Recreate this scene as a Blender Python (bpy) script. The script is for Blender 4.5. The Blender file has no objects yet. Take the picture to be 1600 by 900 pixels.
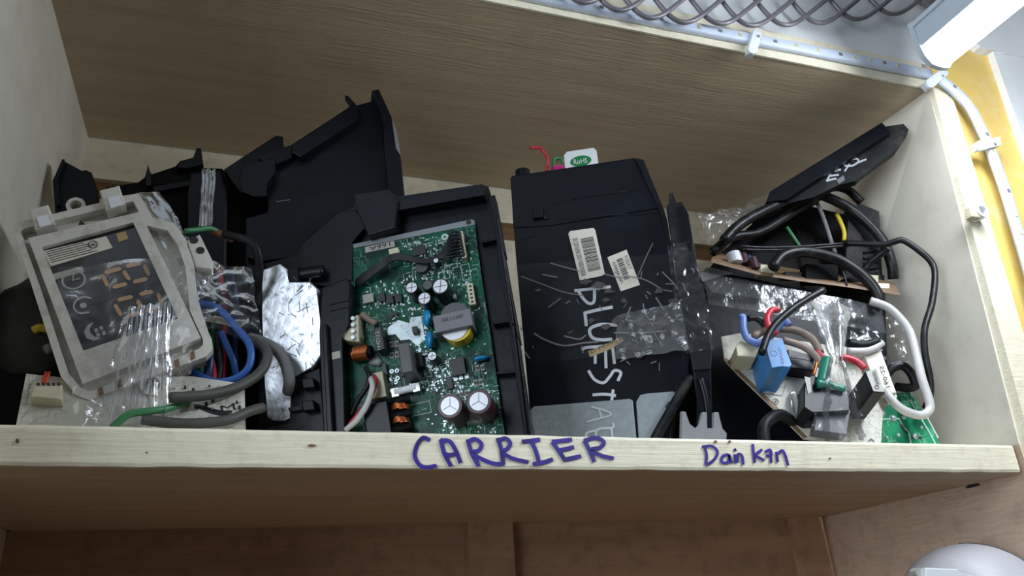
import bpy, bmesh, math, random
from mathutils import Vector, Matrix, noise
random.seed(7)
scene = bpy.context.scene
col = scene.collection

# ------------------------------------------------------------------ camera
F = 1229.0
_a = Vector((3738, 307, F)); AX = _a.normalized()
_c = Vector((-450, 560, F)); _c -= AX * _c.dot(AX); AY = _c.normalized()
AZ = AX.cross(AY)
def ray(px, py):
    v = Vector((px - 800, py - 450, F))
    return Vector((AX.dot(v), AY.dot(v), AZ.dot(v)))
CAM = -ray(800, 678).normalized() * 0.62
cam = bpy.data.cameras.new('camera'); cam_ob = bpy.data.objects.new('camera', cam); col.objects.link(cam_ob)
right = Vector((AX.x, AY.x, AZ.x)); down = Vector((AX.y, AY.y, AZ.y)); fwd = Vector((AX.z, AY.z, AZ.z))
m = Matrix((right, -down, -fwd)).transposed().to_4x4(); m.translation = CAM
cam_ob.matrix_world = m
cam.sensor_width = 36.0; cam.lens = 36.0 * F / 1600.0; cam.clip_start = 0.01
scene.camera = cam_ob

# ------------------------------------------------------------------ light and exposure
scene.view_settings.view_transform = 'Standard'; scene.view_settings.look = 'None'
scene.view_settings.gamma = 1.0; scene.view_settings.use_curve_mapping = False
scene.view_settings.exposure = 0.5
WORLD_STRENGTH = 0.05
TUBE_STRENGTH = 52.0
w = bpy.data.worlds.new('room_daylight'); scene.world = w; w.use_nodes = True
bg = w.node_tree.nodes['Background']; bg.inputs[0].default_value = (0.80, 0.90, 1.0, 1); bg.inputs[1].default_value = WORLD_STRENGTH
la = bpy.data.lights.new('left_daylight', 'AREA'); la.shape = 'RECTANGLE'; la.size = 0.9; la.size_y = 0.9; la.energy = 14.0; la.color = (0.80, 0.90, 1.0)
lo = bpy.data.objects.new('left_daylight', la); col.objects.link(lo)
lo.location = (-1.35, -1.05, 0.15)  # unseen area light added as daylight from the left front
lo.rotation_euler = (Vector((0.4, 0.1, 0.2)) - Vector(lo.location)).to_track_quat('-Z', 'Y').to_euler()

# ------------------------------------------------------------------ materials
def S(r, g, b):
    def f(v):
        v /= 255.0
        return v / 12.92 if v <= 0.04045 else ((v + 0.055) / 1.055) ** 2.4
    return (f(r), f(g), f(b), 1)
MATS = {}
def mat(name, rgb, rough=0.5, metal=0.0, vary=0.25, scale=40.0, bump=0.0, bscale=200.0, stretch=(1, 1, 1), spec=0.5, coat=0.0, alpha=1.0, trans=0.0, dust=None, dust_amt=0.0, dust_scale=30.0, emit=0.0):
    mt = bpy.data.materials.new(name); mt.use_nodes = True
    nt = mt.node_tree; N = nt.nodes; L = nt.links; b = N['Principled BSDF']
    tc = N.new('ShaderNodeTexCoord'); mp = N.new('ShaderNodeMapping'); mp.inputs['Scale'].default_value = stretch
    L.new(tc.outputs['Object'], mp.inputs['Vector'])
    nz = N.new('ShaderNodeTexNoise'); nz.inputs['Scale'].default_value = scale; nz.inputs['Detail'].default_value = 6
    L.new(mp.outputs[0], nz.inputs['Vector'])
    rp = N.new('ShaderNodeValToRGB'); c0 = S(*rgb)
    rp.color_ramp.elements[0].position = 0.3; rp.color_ramp.elements[1].position = 0.7
    rp.color_ramp.elements[0].color = tuple(v * (1 - vary) for v in c0[:3]) + (1,)
    rp.color_ramp.elements[1].color = tuple(min(1, v * (1 + vary * 0.6)) for v in c0[:3]) + (1,)
    L.new(nz.outputs[0], rp.inputs[0]); out = rp.outputs[0]
    if dust:
        n2 = N.new('ShaderNodeTexNoise'); n2.inputs['Scale'].default_value = dust_scale; n2.inputs['Detail'].default_value = 8; n2.inputs['Roughness'].default_value = 0.65
        L.new(tc.outputs['Object'], n2.inputs['Vector'])
        r2 = N.new('ShaderNodeValToRGB'); r2.color_ramp.elements[0].position = 0.5; r2.color_ramp.elements[1].position = 0.72
        r2.color_ramp.elements[0].color = (0, 0, 0, 1); r2.color_ramp.elements[1].color = (dust_amt,) * 3 + (1,)
        L.new(n2.outputs[0], r2.inputs[0])
        mx = N.new('ShaderNodeMixRGB'); mx.inputs[2].default_value = S(*dust)
        L.new(r2.outputs[0], mx.inputs[0]); L.new(out, mx.inputs[1]); out = mx.outputs[0]
    L.new(out, b.inputs['Base Color'])
    b.inputs['Roughness'].default_value = rough; b.inputs['Metallic'].default_value = metal
    b.inputs['Specular IOR Level'].default_value = spec; b.inputs['Coat Weight'].default_value = coat
    b.inputs['Alpha'].default_value = alpha; b.inputs['Transmission Weight'].default_value = trans
    if bump:
        n3 = N.new('ShaderNodeTexNoise'); n3.inputs['Scale'].default_value = bscale; n3.inputs['Detail'].default_value = 5
        L.new(mp.outputs[0], n3.inputs['Vector'])
        bp = N.new('ShaderNodeBump'); bp.inputs['Strength'].default_value = bump; bp.inputs['Distance'].default_value = 0.002
        L.new(n3.outputs[0], bp.inputs['Height']); L.new(bp.outputs[0], b.inputs['Normal'])
    if emit:
        b.inputs['Emission Color'].default_value = (0.86, 0.93, 1, 1); b.inputs['Emission Strength'].default_value = emit
    MATS[name] = mt
    return mt
mat('cream_paint', (226, 216, 192), 0.45, vary=0.10, scale=8, bump=0.35, bscale=60, stretch=(0.6, 6, 6), dust=(120, 100, 78), dust_amt=0.35, dust_scale=55)
mat('cream_edge', (238, 230, 206), 0.45, vary=0.07, scale=6, bump=0.3, bscale=50, stretch=(0.5, 5, 8), dust=(150, 135, 110), dust_amt=0.25, dust_scale=70)
mat('wall_paint', (222, 216, 202), 0.5, vary=0.08, scale=10, bump=0.25, bscale=45, dust=(150, 138, 120), dust_amt=0.2, dust_scale=30)
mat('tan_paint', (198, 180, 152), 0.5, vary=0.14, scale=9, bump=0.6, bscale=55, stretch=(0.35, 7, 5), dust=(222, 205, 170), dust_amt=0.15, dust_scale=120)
mat('lower_wood', (178, 142, 112), 0.6, vary=0.18, scale=9, bump=0.4, bscale=60, stretch=(0.5, 5, 5), dust=(90, 66, 46), dust_amt=0.4, dust_scale=50)
mat('panel_tan', (212, 186, 164), 0.5, vary=0.1, scale=9, bump=0.3, bscale=50, stretch=(5, 0.6, 5), dust=(120, 96, 76), dust_amt=0.35, dust_scale=45)
mat('raw_wood', (128, 92, 58), 0.7, vary=0.3, scale=20, stretch=(0.4, 5, 5))
mat('white_plaster', (232, 234, 236), 0.7, vary=0.05, scale=12, bump=0.5, bscale=40)
mat('yellow_paint', (240, 204, 116), 0.55, vary=0.08, scale=10, bump=0.3, bscale=50, dust=(236, 226, 190), dust_amt=0.5, dust_scale=25)
mat('floor_tile', (66, 58, 50), 0.6)
mat('black_plastic', (13, 16, 24), 0.33, vary=0.3, scale=30, bump=0.10, bscale=90, spec=0.26, dust=(44, 54, 76), dust_amt=0.16, dust_scale=22)  # bluish tint and blotches put the daylight sheen into the plastic's colour
mat('black_matt', (7, 7, 9), 0.6, spec=0.15, vary=0.3, scale=50, dust=(46, 44, 42), dust_amt=0.12, dust_scale=40)
mat('black_dusty', (20, 22, 27), 0.5, spec=0.25, vary=0.35, scale=40, dust=(94, 90, 84), dust_amt=0.4, dust_scale=45)
mat('black_rubber', (14, 15, 19), 0.42, spec=0.35, vary=0.3, scale=60, dust=(84, 84, 86), dust_amt=0.35, dust_scale=60)
mat('grey_rubber', (76, 76, 73), 0.55, vary=0.25, scale=50)
mat('dusty_grey', (120, 120, 120), 0.75, vary=0.25, scale=60)
mat('white_plastic', (214, 211, 202), 0.4, vary=0.08, scale=30, dust=(128, 108, 84), dust_amt=0.55, dust_scale=60)
mat('clean_white', (232, 236, 240), 0.35, vary=0.04)
mat('milky_plastic', (150, 152, 156), 0.35, vary=0.1, alpha=0.7)
mat('cream_plastic', (200, 194, 168), 0.45, vary=0.15, dust=(110, 96, 70), dust_amt=0.4)
mat('display_black', (26, 25, 30), 0.12, vary=0.2, coat=0.5)
mat('segment_tan', (196, 160, 124), 0.5, vary=0.1)
mat('icon_grey', (170, 168, 160), 0.5, vary=0.1)
mat('paper_white', (226, 222, 208), 0.6, vary=0.06, scale=20, dust=(150, 138, 116), dust_amt=0.3)
mat('paper_tan', (190, 164, 120), 0.6, vary=0.15, scale=60)
mat('ink_black', (34, 32, 34), 0.6, vary=0.1)
mat('ink_blue', (58, 44, 140), 0.45, vary=0.45, scale=70)
mat('marker_white', (208, 212, 220), 0.5, vary=0.1)
mat('marker_faint', (190, 194, 196), 0.5, vary=0.1)
mat('rohs_green', (20, 128, 70), 0.5, vary=0.05)
mat('copper', (206, 122, 74), 0.3, 0.85, vary=0.2)
mat('steel', (190, 192, 194), 0.35, 0.9, vary=0.15)
mat('grey_metal', (150, 158, 162), 0.55, 0.35, vary=0.12, scale=160, bump=0.2, bscale=300)
mat('foil', (226, 230, 238), 0.36, 0.7, vary=0.08, scale=20, bump=0.8, bscale=45, dust=(60, 60, 66), dust_amt=0.9, dust_scale=95)
mat('residue', (74, 66, 64), 0.45, vary=0.4, scale=120)
mat('dark_copper', (118, 74, 50), 0.5, vary=0.2)
mat('edge_grey', (128, 134, 140), 0.5, vary=0.08)
mat('cover_grey', (186, 184, 190), 0.45, vary=0.06)
mat('grey_tape', (124, 122, 126), 0.4, vary=0.08)
mat('blue_box', (48, 122, 186), 0.35, vary=0.12, dust=(90, 92, 100), dust_amt=0.35)
mat('cyan_cap', (24, 136, 190), 0.3, vary=0.1)
mat('blue_wire', (46, 92, 168), 0.4, vary=0.12)
mat('pale_blue_wire', (104, 130, 196), 0.4, vary=0.12)
mat('navy_wire', (28, 44, 92), 0.4, vary=0.12)
mat('red_wire', (196, 52, 66), 0.4, vary=0.12)
mat('green_wire', (62, 128, 84), 0.4, vary=0.15)
mat('brown_wire', (142, 124, 112), 0.5, vary=0.15)
mat('white_wire', (204, 202, 200), 0.45, vary=0.1)
mat('pink_plug', (206, 40, 130), 0.4, vary=0.1)
mat('teal_tape', (30, 124, 100), 0.35, vary=0.15)
mat('yellow_tape', (214, 190, 50), 0.4, vary=0.1)
mat('maroon_cap', (62, 30, 40), 0.3, vary=0.1)
mat('cap_top', (214, 216, 224), 0.35, 0.3, vary=0.06)
mat('chip_black', (22, 22, 26), 0.4, vary=0.15)
mat('relay_grey', (78, 78, 82), 0.45, vary=0.15, scale=60)
mat('transformer_grey', (112, 112, 118), 0.5, vary=0.08)
mat('glue_white', (132, 138, 136), 0.35, vary=0.1)
mat('solder', (190, 202, 206), 0.3, 0.6, vary=0.2)
mat('board_edge', (126, 100, 76), 0.6, vary=0.25)
mat('silk_white', (170, 196, 186), 0.5, vary=0.1)
mat('orange_part', (202, 74, 40), 0.4)
mat('mesh_grey', (122, 118, 124), 0.4, 0.3, vary=0.1)
mat('strip_silicone', (210, 220, 240), 0.35, vary=0.05, spec=0.5)
mat('led_chip', (222, 214, 160), 0.4)
mat('lamp_body', (196, 206, 218), 0.4, vary=0.04)
mat('tube_glow', (255, 255, 255), 0.4, vary=0.0, emit=TUBE_STRENGTH)
mat('dark_lump', (46, 48, 46), 0.6, vary=0.5, scale=60)

def film_mat(name, tint, gloss, bscale=60, haze=0.05, rough=0.14):
    mt = bpy.data.materials.new(name); mt.use_nodes = True; nt = mt.node_tree; N = nt.nodes; L = nt.links
    N.remove(N['Principled BSDF']); out = N['Material Output']
    tr = N.new('ShaderNodeBsdfTransparent'); tr.inputs[0].default_value = tint
    gl = N.new('ShaderNodeBsdfGlossy'); gl.inputs['Roughness'].default_value = rough; gl.inputs[0].default_value = (0.95, 0.97, 1, 1)
    df = N.new('ShaderNodeBsdfDiffuse'); df.inputs[0].default_value = (0.75, 0.77, 0.8, 1)
    nz = N.new('ShaderNodeTexNoise'); nz.inputs['Scale'].default_value = bscale; nz.inputs['Detail'].default_value = 4
    tc = N.new('ShaderNodeTexCoord'); L.new(tc.outputs['Object'], nz.inputs['Vector'])
    bp = N.new('ShaderNodeBump'); bp.inputs['Strength'].default_value = 0.7; bp.inputs['Distance'].default_value = 0.003
    L.new(nz.outputs[0], bp.inputs['Height']); L.new(bp.outputs[0], gl.inputs['Normal'])
    fr = N.new('ShaderNodeFresnel'); fr.inputs[0].default_value = 1.5; L.new(bp.outputs[0], fr.inputs['Normal'])
    mu = N.new('ShaderNodeMath'); mu.operation = 'MULTIPLY'; mu.inputs[1].default_value = gloss; mu.use_clamp = True
    L.new(fr.outputs[0], mu.inputs[0])
    m1 = N.new('ShaderNodeMixShader'); m1.inputs[0].default_value = haze; L.new(tr.outputs[0], m1.inputs[1]); L.new(df.outputs[0], m1.inputs[2])
    m2 = N.new('ShaderNodeMixShader'); L.new(mu.outputs[0], m2.inputs[0]); L.new(m1.outputs[0], m2.inputs[1]); L.new(gl.outputs[0], m2.inputs[2])
    L.new(m2.outputs[0], out.inputs['Surface']); MATS[name] = mt
film_mat('clear_film', (0.97, 0.97, 0.98, 1), 0.65, 40, 0.012)
film_mat('hazy_film', (0.90, 0.90, 0.91, 1), 0.6, 30, 0.26)
film_mat('milky_film', (0.92, 0.92, 0.93, 1), 0.5, 45, 0.06)
film_mat('tape_film', (0.97, 0.97, 0.97, 1), 0.25, 8, 0.004, 0.3)
film_mat('brown_film', (0.74, 0.68, 0.64, 1), 0.9, 60, 0.09)

def pcb_mat(name, base, dark, line, sc=95.0, amt=0.8):
    mt = bpy.data.materials.new(name); mt.use_nodes = True; nt = mt.node_tree; N = nt.nodes; L = nt.links; b = N['Principled BSDF']
    tc = N.new('ShaderNodeTexCoord'); mp = N.new('ShaderNodeMapping'); mp.inputs['Rotation'].default_value = (0, math.radians(8), math.radians(-26))
    L.new(tc.outputs['Object'], mp.inputs[0])
    big = N.new('ShaderNodeTexNoise'); big.inputs['Scale'].default_value = 26; L.new(mp.outputs[0], big.inputs[0])
    r0 = N.new('ShaderNodeValToRGB'); r0.color_ramp.elements[0].position = 0.42; r0.color_ramp.elements[1].position = 0.56
    r0.color_ramp.elements[0].color = S(*dark); r0.color_ramp.elements[1].color = S(*base); L.new(big.outputs[0], r0.inputs[0])
    v = N.new('ShaderNodeTexVoronoi'); v.distance = 'CHEBYCHEV'; v.feature = 'DISTANCE_TO_EDGE' if False else 'F1'
    v.inputs['Scale'].default_value = sc * 2.2; v.inputs['Randomness'].default_value = 0.8; L.new(mp.outputs[0], v.inputs['Vector'])
    r1 = N.new('ShaderNodeValToRGB'); e = r1.color_ramp.elements; e[0].position = 0.40; e[0].color = (0, 0, 0, 1); e[1].position = 0.46; e[1].color = (1, 1, 1, 1)
    x = e.new(0.55); x.color = (0, 0, 0, 1); L.new(v.outputs['Distance'], r1.inputs[0])
    msk = N.new('ShaderNodeTexNoise'); msk.inputs['Scale'].default_value = 45; L.new(mp.outputs[0], msk.inputs[0])
    r2 = N.new('ShaderNodeValToRGB'); r2.color_ramp.elements[0].position = 0.45; r2.color_ramp.elements[1].position = 0.56
    r2.color_ramp.elements[0].color = (0, 0, 0, 1); r2.color_ramp.elements[1].color = (amt,) * 3 + (1,); L.new(msk.outputs[0], r2.inputs[0])
    mu = N.new('ShaderNodeMath'); mu.operation = 'MULTIPLY'; L.new(r1.outputs[0], mu.inputs[0]); L.new(r2.outputs[0], mu.inputs[1])
    mx = N.new('ShaderNodeMixRGB'); mx.inputs[2].default_value = S(*line); L.new(mu.outputs[0], mx.inputs[0]); L.new(r0.outputs[0], mx.inputs[1])
    L.new(mx.outputs[0], b.inputs['Base Color']); b.inputs['Roughness'].default_value = 0.35; b.inputs['Specular IOR Level'].default_value = 0.2
    MATS[name] = mt
pcb_mat('pcb_green', (8, 84, 62), (4, 42, 36), (120, 170, 152), 95, 0.55)
pcb_mat('pcb_bright', (34, 142, 98), (18, 104, 74), (170, 210, 190), 60, 0.6)
pcb_mat('pcb_white', (206, 204, 192), (184, 182, 170), (96, 92, 86), 60, 0.5)

# ------------------------------------------------------------------ geometry helpers
ORG = {}
def link(o, parent=None, label=None, cat=None, group=None, kind=None):
    col.objects.link(o)
    if parent: o.parent = parent
    if label: o['label'] = label
    if cat: o['category'] = cat
    if group: o['group'] = group
    if kind: o['kind'] = kind
    return o
def thing(name, loc, label, cat, group=None):
    o = bpy.data.objects.new(name, None); o.empty_display_size = 0.02
    link(o, None, label, cat, group); o.location = loc; ORG[o.name] = Vector(loc)
    return o
def from_bm(name, bm, mt, parent=None, smooth=False, clamp=True, **kw):
    bmesh.ops.recalc_face_normals(bm, faces=bm.faces)
    if clamp:
        for v in bm.verts:
            if v.co.z < 0.0012: v.co.z = 0.0012
    if parent is not None: org = ORG[parent.name]
    else:
        n = max(1, len(bm.verts)); zs = min(v.co.z for v in bm.verts)
        org = Vector((sum(v.co.x for v in bm.verts) / n, sum(v.co.y for v in bm.verts) / n, zs))
    for v in bm.verts: v.co -= org
    me = bpy.data.meshes.new(name); bm.to_mesh(me); bm.free()
    me.materials.append(MATS[mt])
    if smooth:
        for p in me.polygons: p.use_smooth = True
    o = bpy.data.objects.new(name, me); link(o, parent, **kw)
    if parent is None: o.location = org
    ORG[o.name] = org
    return o
def P(px, py, pl, h=0.0):
    y0, kz, kx = pl
    g = Vector((-kx, 1, -kz)); d = ray(px, py)
    return CAM + d * ((y0 - h * g.length - g.dot(CAM)) / g.dot(d))
def NRM(pl): return Vector((pl[2], -1, pl[1])).normalized()
def Y(y): return (y, 0, 0)
def poly_bm(front, back, bevel=0.0, seg=2):
    bm = bmesh.new(); n = len(front)
    a = [bm.verts.new(p) for p in front]; b = [bm.verts.new(p) for p in back]
    f = bm.faces.new(a); bm.faces.new(b[::-1])
    for i in range(n):
        j = (i + 1) % n; bm.faces.new((a[i], b[i], b[j], a[j]))
    if bevel:
        ed = [e for e in bm.edges if all(v in set(a) for v in e.verts)]
        bmesh.ops.bevel(bm, geom=ed, offset=bevel, segments=seg, profile=0.5, affect='EDGES', clamp_overlap=True)
    return bm
def slab(name, px, pl, h0, h1, mt, parent=None, bevel=0.0, smooth=False, **kw):
    """outline px is seen at height h1 above plane pl; the body goes back to h0"""
    fr = [P(x, y, pl, h1) for x, y in px]; n = NRM(pl)
    bk = [p - n * (h1 - h0) for p in fr]
    return from_bm(name, poly_bm(fr, bk, bevel), mt, parent, smooth, **kw)
def ring(name, outer, inner, pl, h0, h1, mt, parent=None, **kw):
    n = NRM(pl); bm = bmesh.new()
    o1 = [bm.verts.new(P(x, y, pl, h1)) for x, y in outer]; i1 = [bm.verts.new(P(x, y, pl, h1)) for x, y in inner]
    o0 = [bm.verts.new(v.co - n * (h1 - h0)) for v in o1]; i0 = [bm.verts.new(v.co - n * (h1 - h0)) for v in i1]
    k = len(outer)
    for a in range(k):
        b = (a + 1) % k
        bm.faces.new((o1[a], o1[b], i1[b], i1[a])); bm.faces.new((o0[a], i0[a], i0[b], o0[b]))
        bm.faces.new((o1[a], o0[a], o0[b], o1[b])); bm.faces.new((i1[a], i1[b], i0[b], i0[a]))
    return from_bm(name, bm, mt, parent, **kw)
def boxw(name, lo, hi, mt, parent=None, bevel=0.0, clamp=False, **kw):
    bm = bmesh.new(); bmesh.ops.create_cube(bm, size=1)
    for v in bm.verts: v.co = Vector([lo[i] + (v.co[i] + 0.5) * (hi[i] - lo[i]) for i in range(3)])
    if bevel: bmesh.ops.bevel(bm, geom=bm.edges[:], offset=bevel, segments=2, profile=0.5, affect='EDGES')
    return from_bm(name, bm, mt, parent, clamp=clamp, **kw)
def hexa(name, v8, mt, parent=None, clamp=False, **kw):
    bm = bmesh.new(); v = [bm.verts.new(p) for p in v8]
    for f in ((0, 1, 2, 3), (7, 6, 5, 4), (0, 4, 5, 1), (1, 5, 6, 2), (2, 6, 7, 3), (3, 7, 4, 0)): bm.faces.new([v[i] for i in f])
    return from_bm(name, bm, mt, parent, clamp=clamp, **kw)
def catmull(pts, sub=6):
    pts = [Vector(p) for p in pts]
    if len(pts) < 3: return pts
    q = [pts[0] * 2 - pts[1]] + pts + [pts[-1] * 2 - pts[-2]]; out = []
    for i in range(1, len(q) - 2):
        for s in range(sub):
            t = s / sub; a, b, c, d = q[i - 1], q[i], q[i + 1], q[i + 2]
            out.append(0.5 * ((2 * b) + (c - a) * t + (2 * a - 5 * b + 4 * c - d) * t * t + (3 * b - a - 3 * c + d) * t ** 3))
    out.append(pts[-1]); return out
def tube_bm(pts, r, seg=10, bm=None, r2=None):
    bm = bm or bmesh.new(); n = len(pts); prev = None; rings = []
    t0 = (pts[1] - pts[0]).normalized(); u = t0.orthogonal().normalized()
    for i, p in enumerate(pts):
        t = (pts[min(i + 1, n - 1)] - pts[max(i - 1, 0)]).normalized()
        u = (u - t * u.dot(t)).normalized(); v = t.cross(u)
        rr = r if r2 is None else r + (r2 - r) * i / (n - 1)
        rg = [bm.verts.new(p + (u * math.cos(2 * math.pi * k / seg) + v * math.sin(2 * math.pi * k / seg)) * rr) for k in range(seg)]
        rings.append(rg)
        if prev:
            for k in range(seg): bm.faces.new((prev[k], prev[(k + 1) % seg], rg[(k + 1) % seg], rg[k]))
        prev = rg
    bm.faces.new(rings[0][::-1]); bm.faces.new(rings[-1])
    return bm
def tube(name, pts, r, mt, parent=None, sub=6, seg=10, r2=None, **kw):
    return from_bm(name, tube_bm(catmull(pts, sub), r, seg, r2=r2), mt, parent, True, **kw)
def wire(name, pxy, r, mt, parent=None, **kw):
    """pxy: (px, py, depth) triples"""
    return tube(name, [P(x, y, Y(d)) for x, y, d in pxy], r, mt, parent, **kw)
def pwire(name, px, pl, h, r, mt, parent=None, **kw):
    return tube(name, [P(q[0], q[1], pl, q[2] if len(q) > 2 else h) for q in px], r, mt, parent, **kw)
def cyl(name, cx, cy, pl, h0, h1, r, mt, parent=None, seg=24, bevel=0.0, **kw):
    n = NRM(pl); c = P(cx, cy, pl, h1); u = n.orthogonal().normalized(); v = n.cross(u)
    fr = [c + (u * math.cos(2 * math.pi * k / seg) + v * math.sin(2 * math.pi * k / seg)) * r for k in range(seg)]
    return from_bm(name, poly_bm(fr, [p - n * (h1 - h0) for p in fr], bevel), mt, parent, **kw)
def annulus(name, cx, cy, pl, h0, h1, r, ri, mt, parent=None, seg=24, **kw):
    n = NRM(pl); c = P(cx, cy, pl, h1); u = n.orthogonal().normalized(); v = n.cross(u); bm = bmesh.new()
    R = []
    for rr, hh in ((r, 0), (r, h1 - h0), (ri, h1 - h0), (ri, 0)):
        R.append([bm.verts.new(c - n * hh + (u * math.cos(2 * math.pi * k / seg) + v * math.sin(2 * math.pi * k / seg)) * rr) for k in range(seg)])
    for a in range(4):
        A, B = R[a], R[(a + 1) % 4]
        for k in range(seg): bm.faces.new((A[k], A[(k + 1) % seg], B[(k + 1) % seg], B[k]))
    return from_bm(name, bm, mt, parent, **kw)
def ribbon_bm(bm, line, wpx, pl, h, sub=6):
    pts = catmull([Vector((x, y, 0)) for x, y in line], sub)
    L, Rr = [], []
    for i, p in enumerate(pts):
        t = (pts[min(i + 1, len(pts) - 1)] - pts[max(i - 1, 0)]).normalized(); n = Vector((-t.y, t.x, 0)) * wpx / 2
        if i == 0: p = p - t * wpx * 0.3
        if i == len(pts) - 1: p = p + t * wpx * 0.3
        L.append(bm.verts.new(P(p.x + n.x, p.y + n.y, pl, h))); Rr.append(bm.verts.new(P(p.x - n.x, p.y - n.y, pl, h)))
    for i in range(len(L) - 1): bm.faces.new((L[i], L[i + 1], Rr[i + 1], Rr[i]))
def strokes(name, lines, wpx, pl, h, mt, parent, clamp=False, sub=6, **kw):
    bm = bmesh.new()
    for ln in lines: ribbon_bm(bm, ln, wpx, pl, h, sub); h += 0.00006
    return from_bm(name, bm, mt, parent, clamp=clamp, **kw)
def textq(name, s, quad, pl, h, mt, parent, **kw):
    """text filling the pixel quad (bottom-left, bottom-right, top-right, top-left of the text)"""
    cu = bpy.data.curves.new('t', 'FONT'); cu.body = s; cu.resolution_u = 2
    to = bpy.data.objects.new('t', cu); col.objects.link(to)
    dg = bpy.context.evaluated_depsgraph_get(); me = bpy.data.meshes.new_from_object(to.evaluated_get(dg))
    bm = bmesh.new(); bm.from_mesh(me); bpy.data.objects.remove(to); bpy.data.curves.remove(cu); bpy.data.meshes.remove(me)
    x0 = min(v.co.x for v in bm.verts); x1 = max(v.co.x for v in bm.verts); y0 = min(v.co.y for v in bm.verts); y1 = max(v.co.y for v in bm.verts)
    bl, br, tr, tl = [Vector(q) for q in quad]
    for v in bm.verts:
        u = (v.co.x - x0) / (x1 - x0); t = (v.co.y - y0) / max(1e-6, y1 - y0)
        q = (bl * (1 - u) + br * u) * (1 - t) + (tl * (1 - u) + tr * u) * t
        v.co = P(q.x, q.y, pl, h)
    return from_bm(name, bm, mt, parent, clamp=False, **kw)
def film(name, c4, nu, nv, amp, mt, parent=None, freq=25.0, seed=0, fold=None, **kw):
    """crumpled sheet between four 3D corners (bl, br, tr, tl)"""
    bm = bmesh.new(); bl, br, tr, tl = c4; g = []
    nn = (br - bl).cross(tl - bl).normalized()
    for j in range(nv + 1):
        row = []
        for i in range(nu + 1):
            u, t = i / nu, j / nv
            p = (bl * (1 - u) + br * u) * (1 - t) + (tl * (1 - u) + tr * u) * t
            q = p * freq + Vector((seed * 3.1, seed, 0))
            d = noise.noise(q) * 0.6 + abs(noise.noise(q * 2.3)) * 0.9 - 0.2
            if fold: d += 0.8 * math.sin((u * fold[0] + t * fold[1]) * 6.28)
            p = p + nn * d * amp + Vector((noise.noise(q * 1.7 + Vector((9, 0, 0))), 0, noise.noise(q * 1.7 + Vector((0, 9, 0))))) * amp * 0.7
            row.append(bm.verts.new(p))
        g.append(row)
    for j in range(nv):
        for i in range(nu): bm.faces.new((g[j][i], g[j][i + 1], g[j + 1][i + 1], g[j + 1][i]))
    return from_bm(name, bm, mt, parent, True, **kw)
def base_of(pl, px, py=None):
    q = P(px, 690, pl); return (q.x, q.y, 0.0)

# ------------------------------------------------------------------ the setting
ZC, ZT, ZR = 0.434, 0.473, 0.5525
ST = dict(kind='structure')
XB = [(-0.75, -0.75)]
boxw('wall_left', (-0.46, -0.16, -0.9), (-0.402, 0.345, ZC), 'wall_paint', **ST)
boxw('wall_back', (-0.46, 0.340, 0.379), (0.60, 0.365, ZC), 'cream_paint', **ST)
boxw('wall_back', (-0.46, 0.340, -0.029), (0.60, 0.365, 0.352), 'cream_paint', **ST)
boxw('trim_1', (-0.46, 0.350, 0.350), (0.60, 0.368, 0.381), 'raw_wood', **ST)
boxw('wall_back', (-0.46, 0.315, -0.9), (0.62, 0.345, -0.0275), 'lower_wood', **ST)
boxw('trim_2', (0.046, 0.296, -0.9), (0.098, 0.317, -0.0275), 'lower_wood', **ST)
boxw('trim_3', (0.480, 0.300, -0.9), (0.522, 0.317, -0.0275), 'lower_wood', **ST)
# right panel: leans inwards a little towards the bottom
hexa('wall_right', [(0.560, 0.0, ZC), (0.532, 0.345, ZC), (0.536, 0.345, 0.0), (0.524, -0.002, 0.0),
                    (0.586, 0.0, ZC), (0.600, 0.345, ZC), (0.600, 0.345, 0.0), (0.556, -0.002, 0.0)], 'wall_paint', **ST)
hexa('wall_right', [(0.524, -0.002, 0.0), (0.536, 0.345, 0.0), (0.556, 0.345, -0.9), (0.556, -0.03, -0.9),
                    (0.578, -0.002, 0.0), (0.600, 0.345, 0.0), (0.610, 0.345, -0.9), (0.610, -0.03, -0.9)], 'panel_tan', **ST)
hexa('trim_4', [(0.5605, -0.006, ZC), (0.5605, 0.001, ZC), (0.5235, -0.001, -0.03), (0.5235, -0.014, -0.03),
                (0.589, -0.006, ZC), (0.589, 0.001, ZC), (0.558, -0.001, -0.03), (0.558, -0.014, -0.03)], 'cream_edge', **ST)
boxw('ceiling', (-2.5, -3.0, 0.95), (2.5, 0.3, 1.0), 'white_plaster', **ST)
bm = bmesh.new()   # plaster above the shelf, its lower edge ragged over the yellow paint
top = []; bot = []
for k in range(141):
    x = -0.75 + 2.0 * k / 140
    z = ZT + 0.0005 if x < 0.592 else 0.515 + 0.005 * noise.noise(Vector((x * 60, 3, 0))) + (0.02 if 0.63 < x < 0.66 else 0)
    y = -0.0005 if x < 0.62 else -0.009
    bot.append((x, y, z)); top.append((x, y, 0.95))
F_ = [bm.verts.new(p) for p in bot]; G_ = [bm.verts.new(p) for p in top]; F2 = [bm.verts.new((p[0], 0.03, p[2])) for p in bot]; G2 = [bm.verts.new((p[0], 0.03, p[2])) for p in top]
for k in range(140):
    bm.faces.new((F_[k], F_[k + 1], G_[k + 1], G_[k])); bm.faces.new((F2[k], G2[k], G2[k + 1], F2[k + 1])); bm.faces.new((F_[k], F2[k], F2[k + 1], F_[k + 1])); bm.faces.new((G_[k], G_[k + 1], G2[k + 1], G2[k]))
bm.faces.new((F_[0], G_[0], G2[0], F2[0])); bm.faces.new((F_[140], F2[140], G2[140], G_[140]))
from_bm('wall_front', bm, 'white_plaster', clamp=False, **ST)
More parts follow.
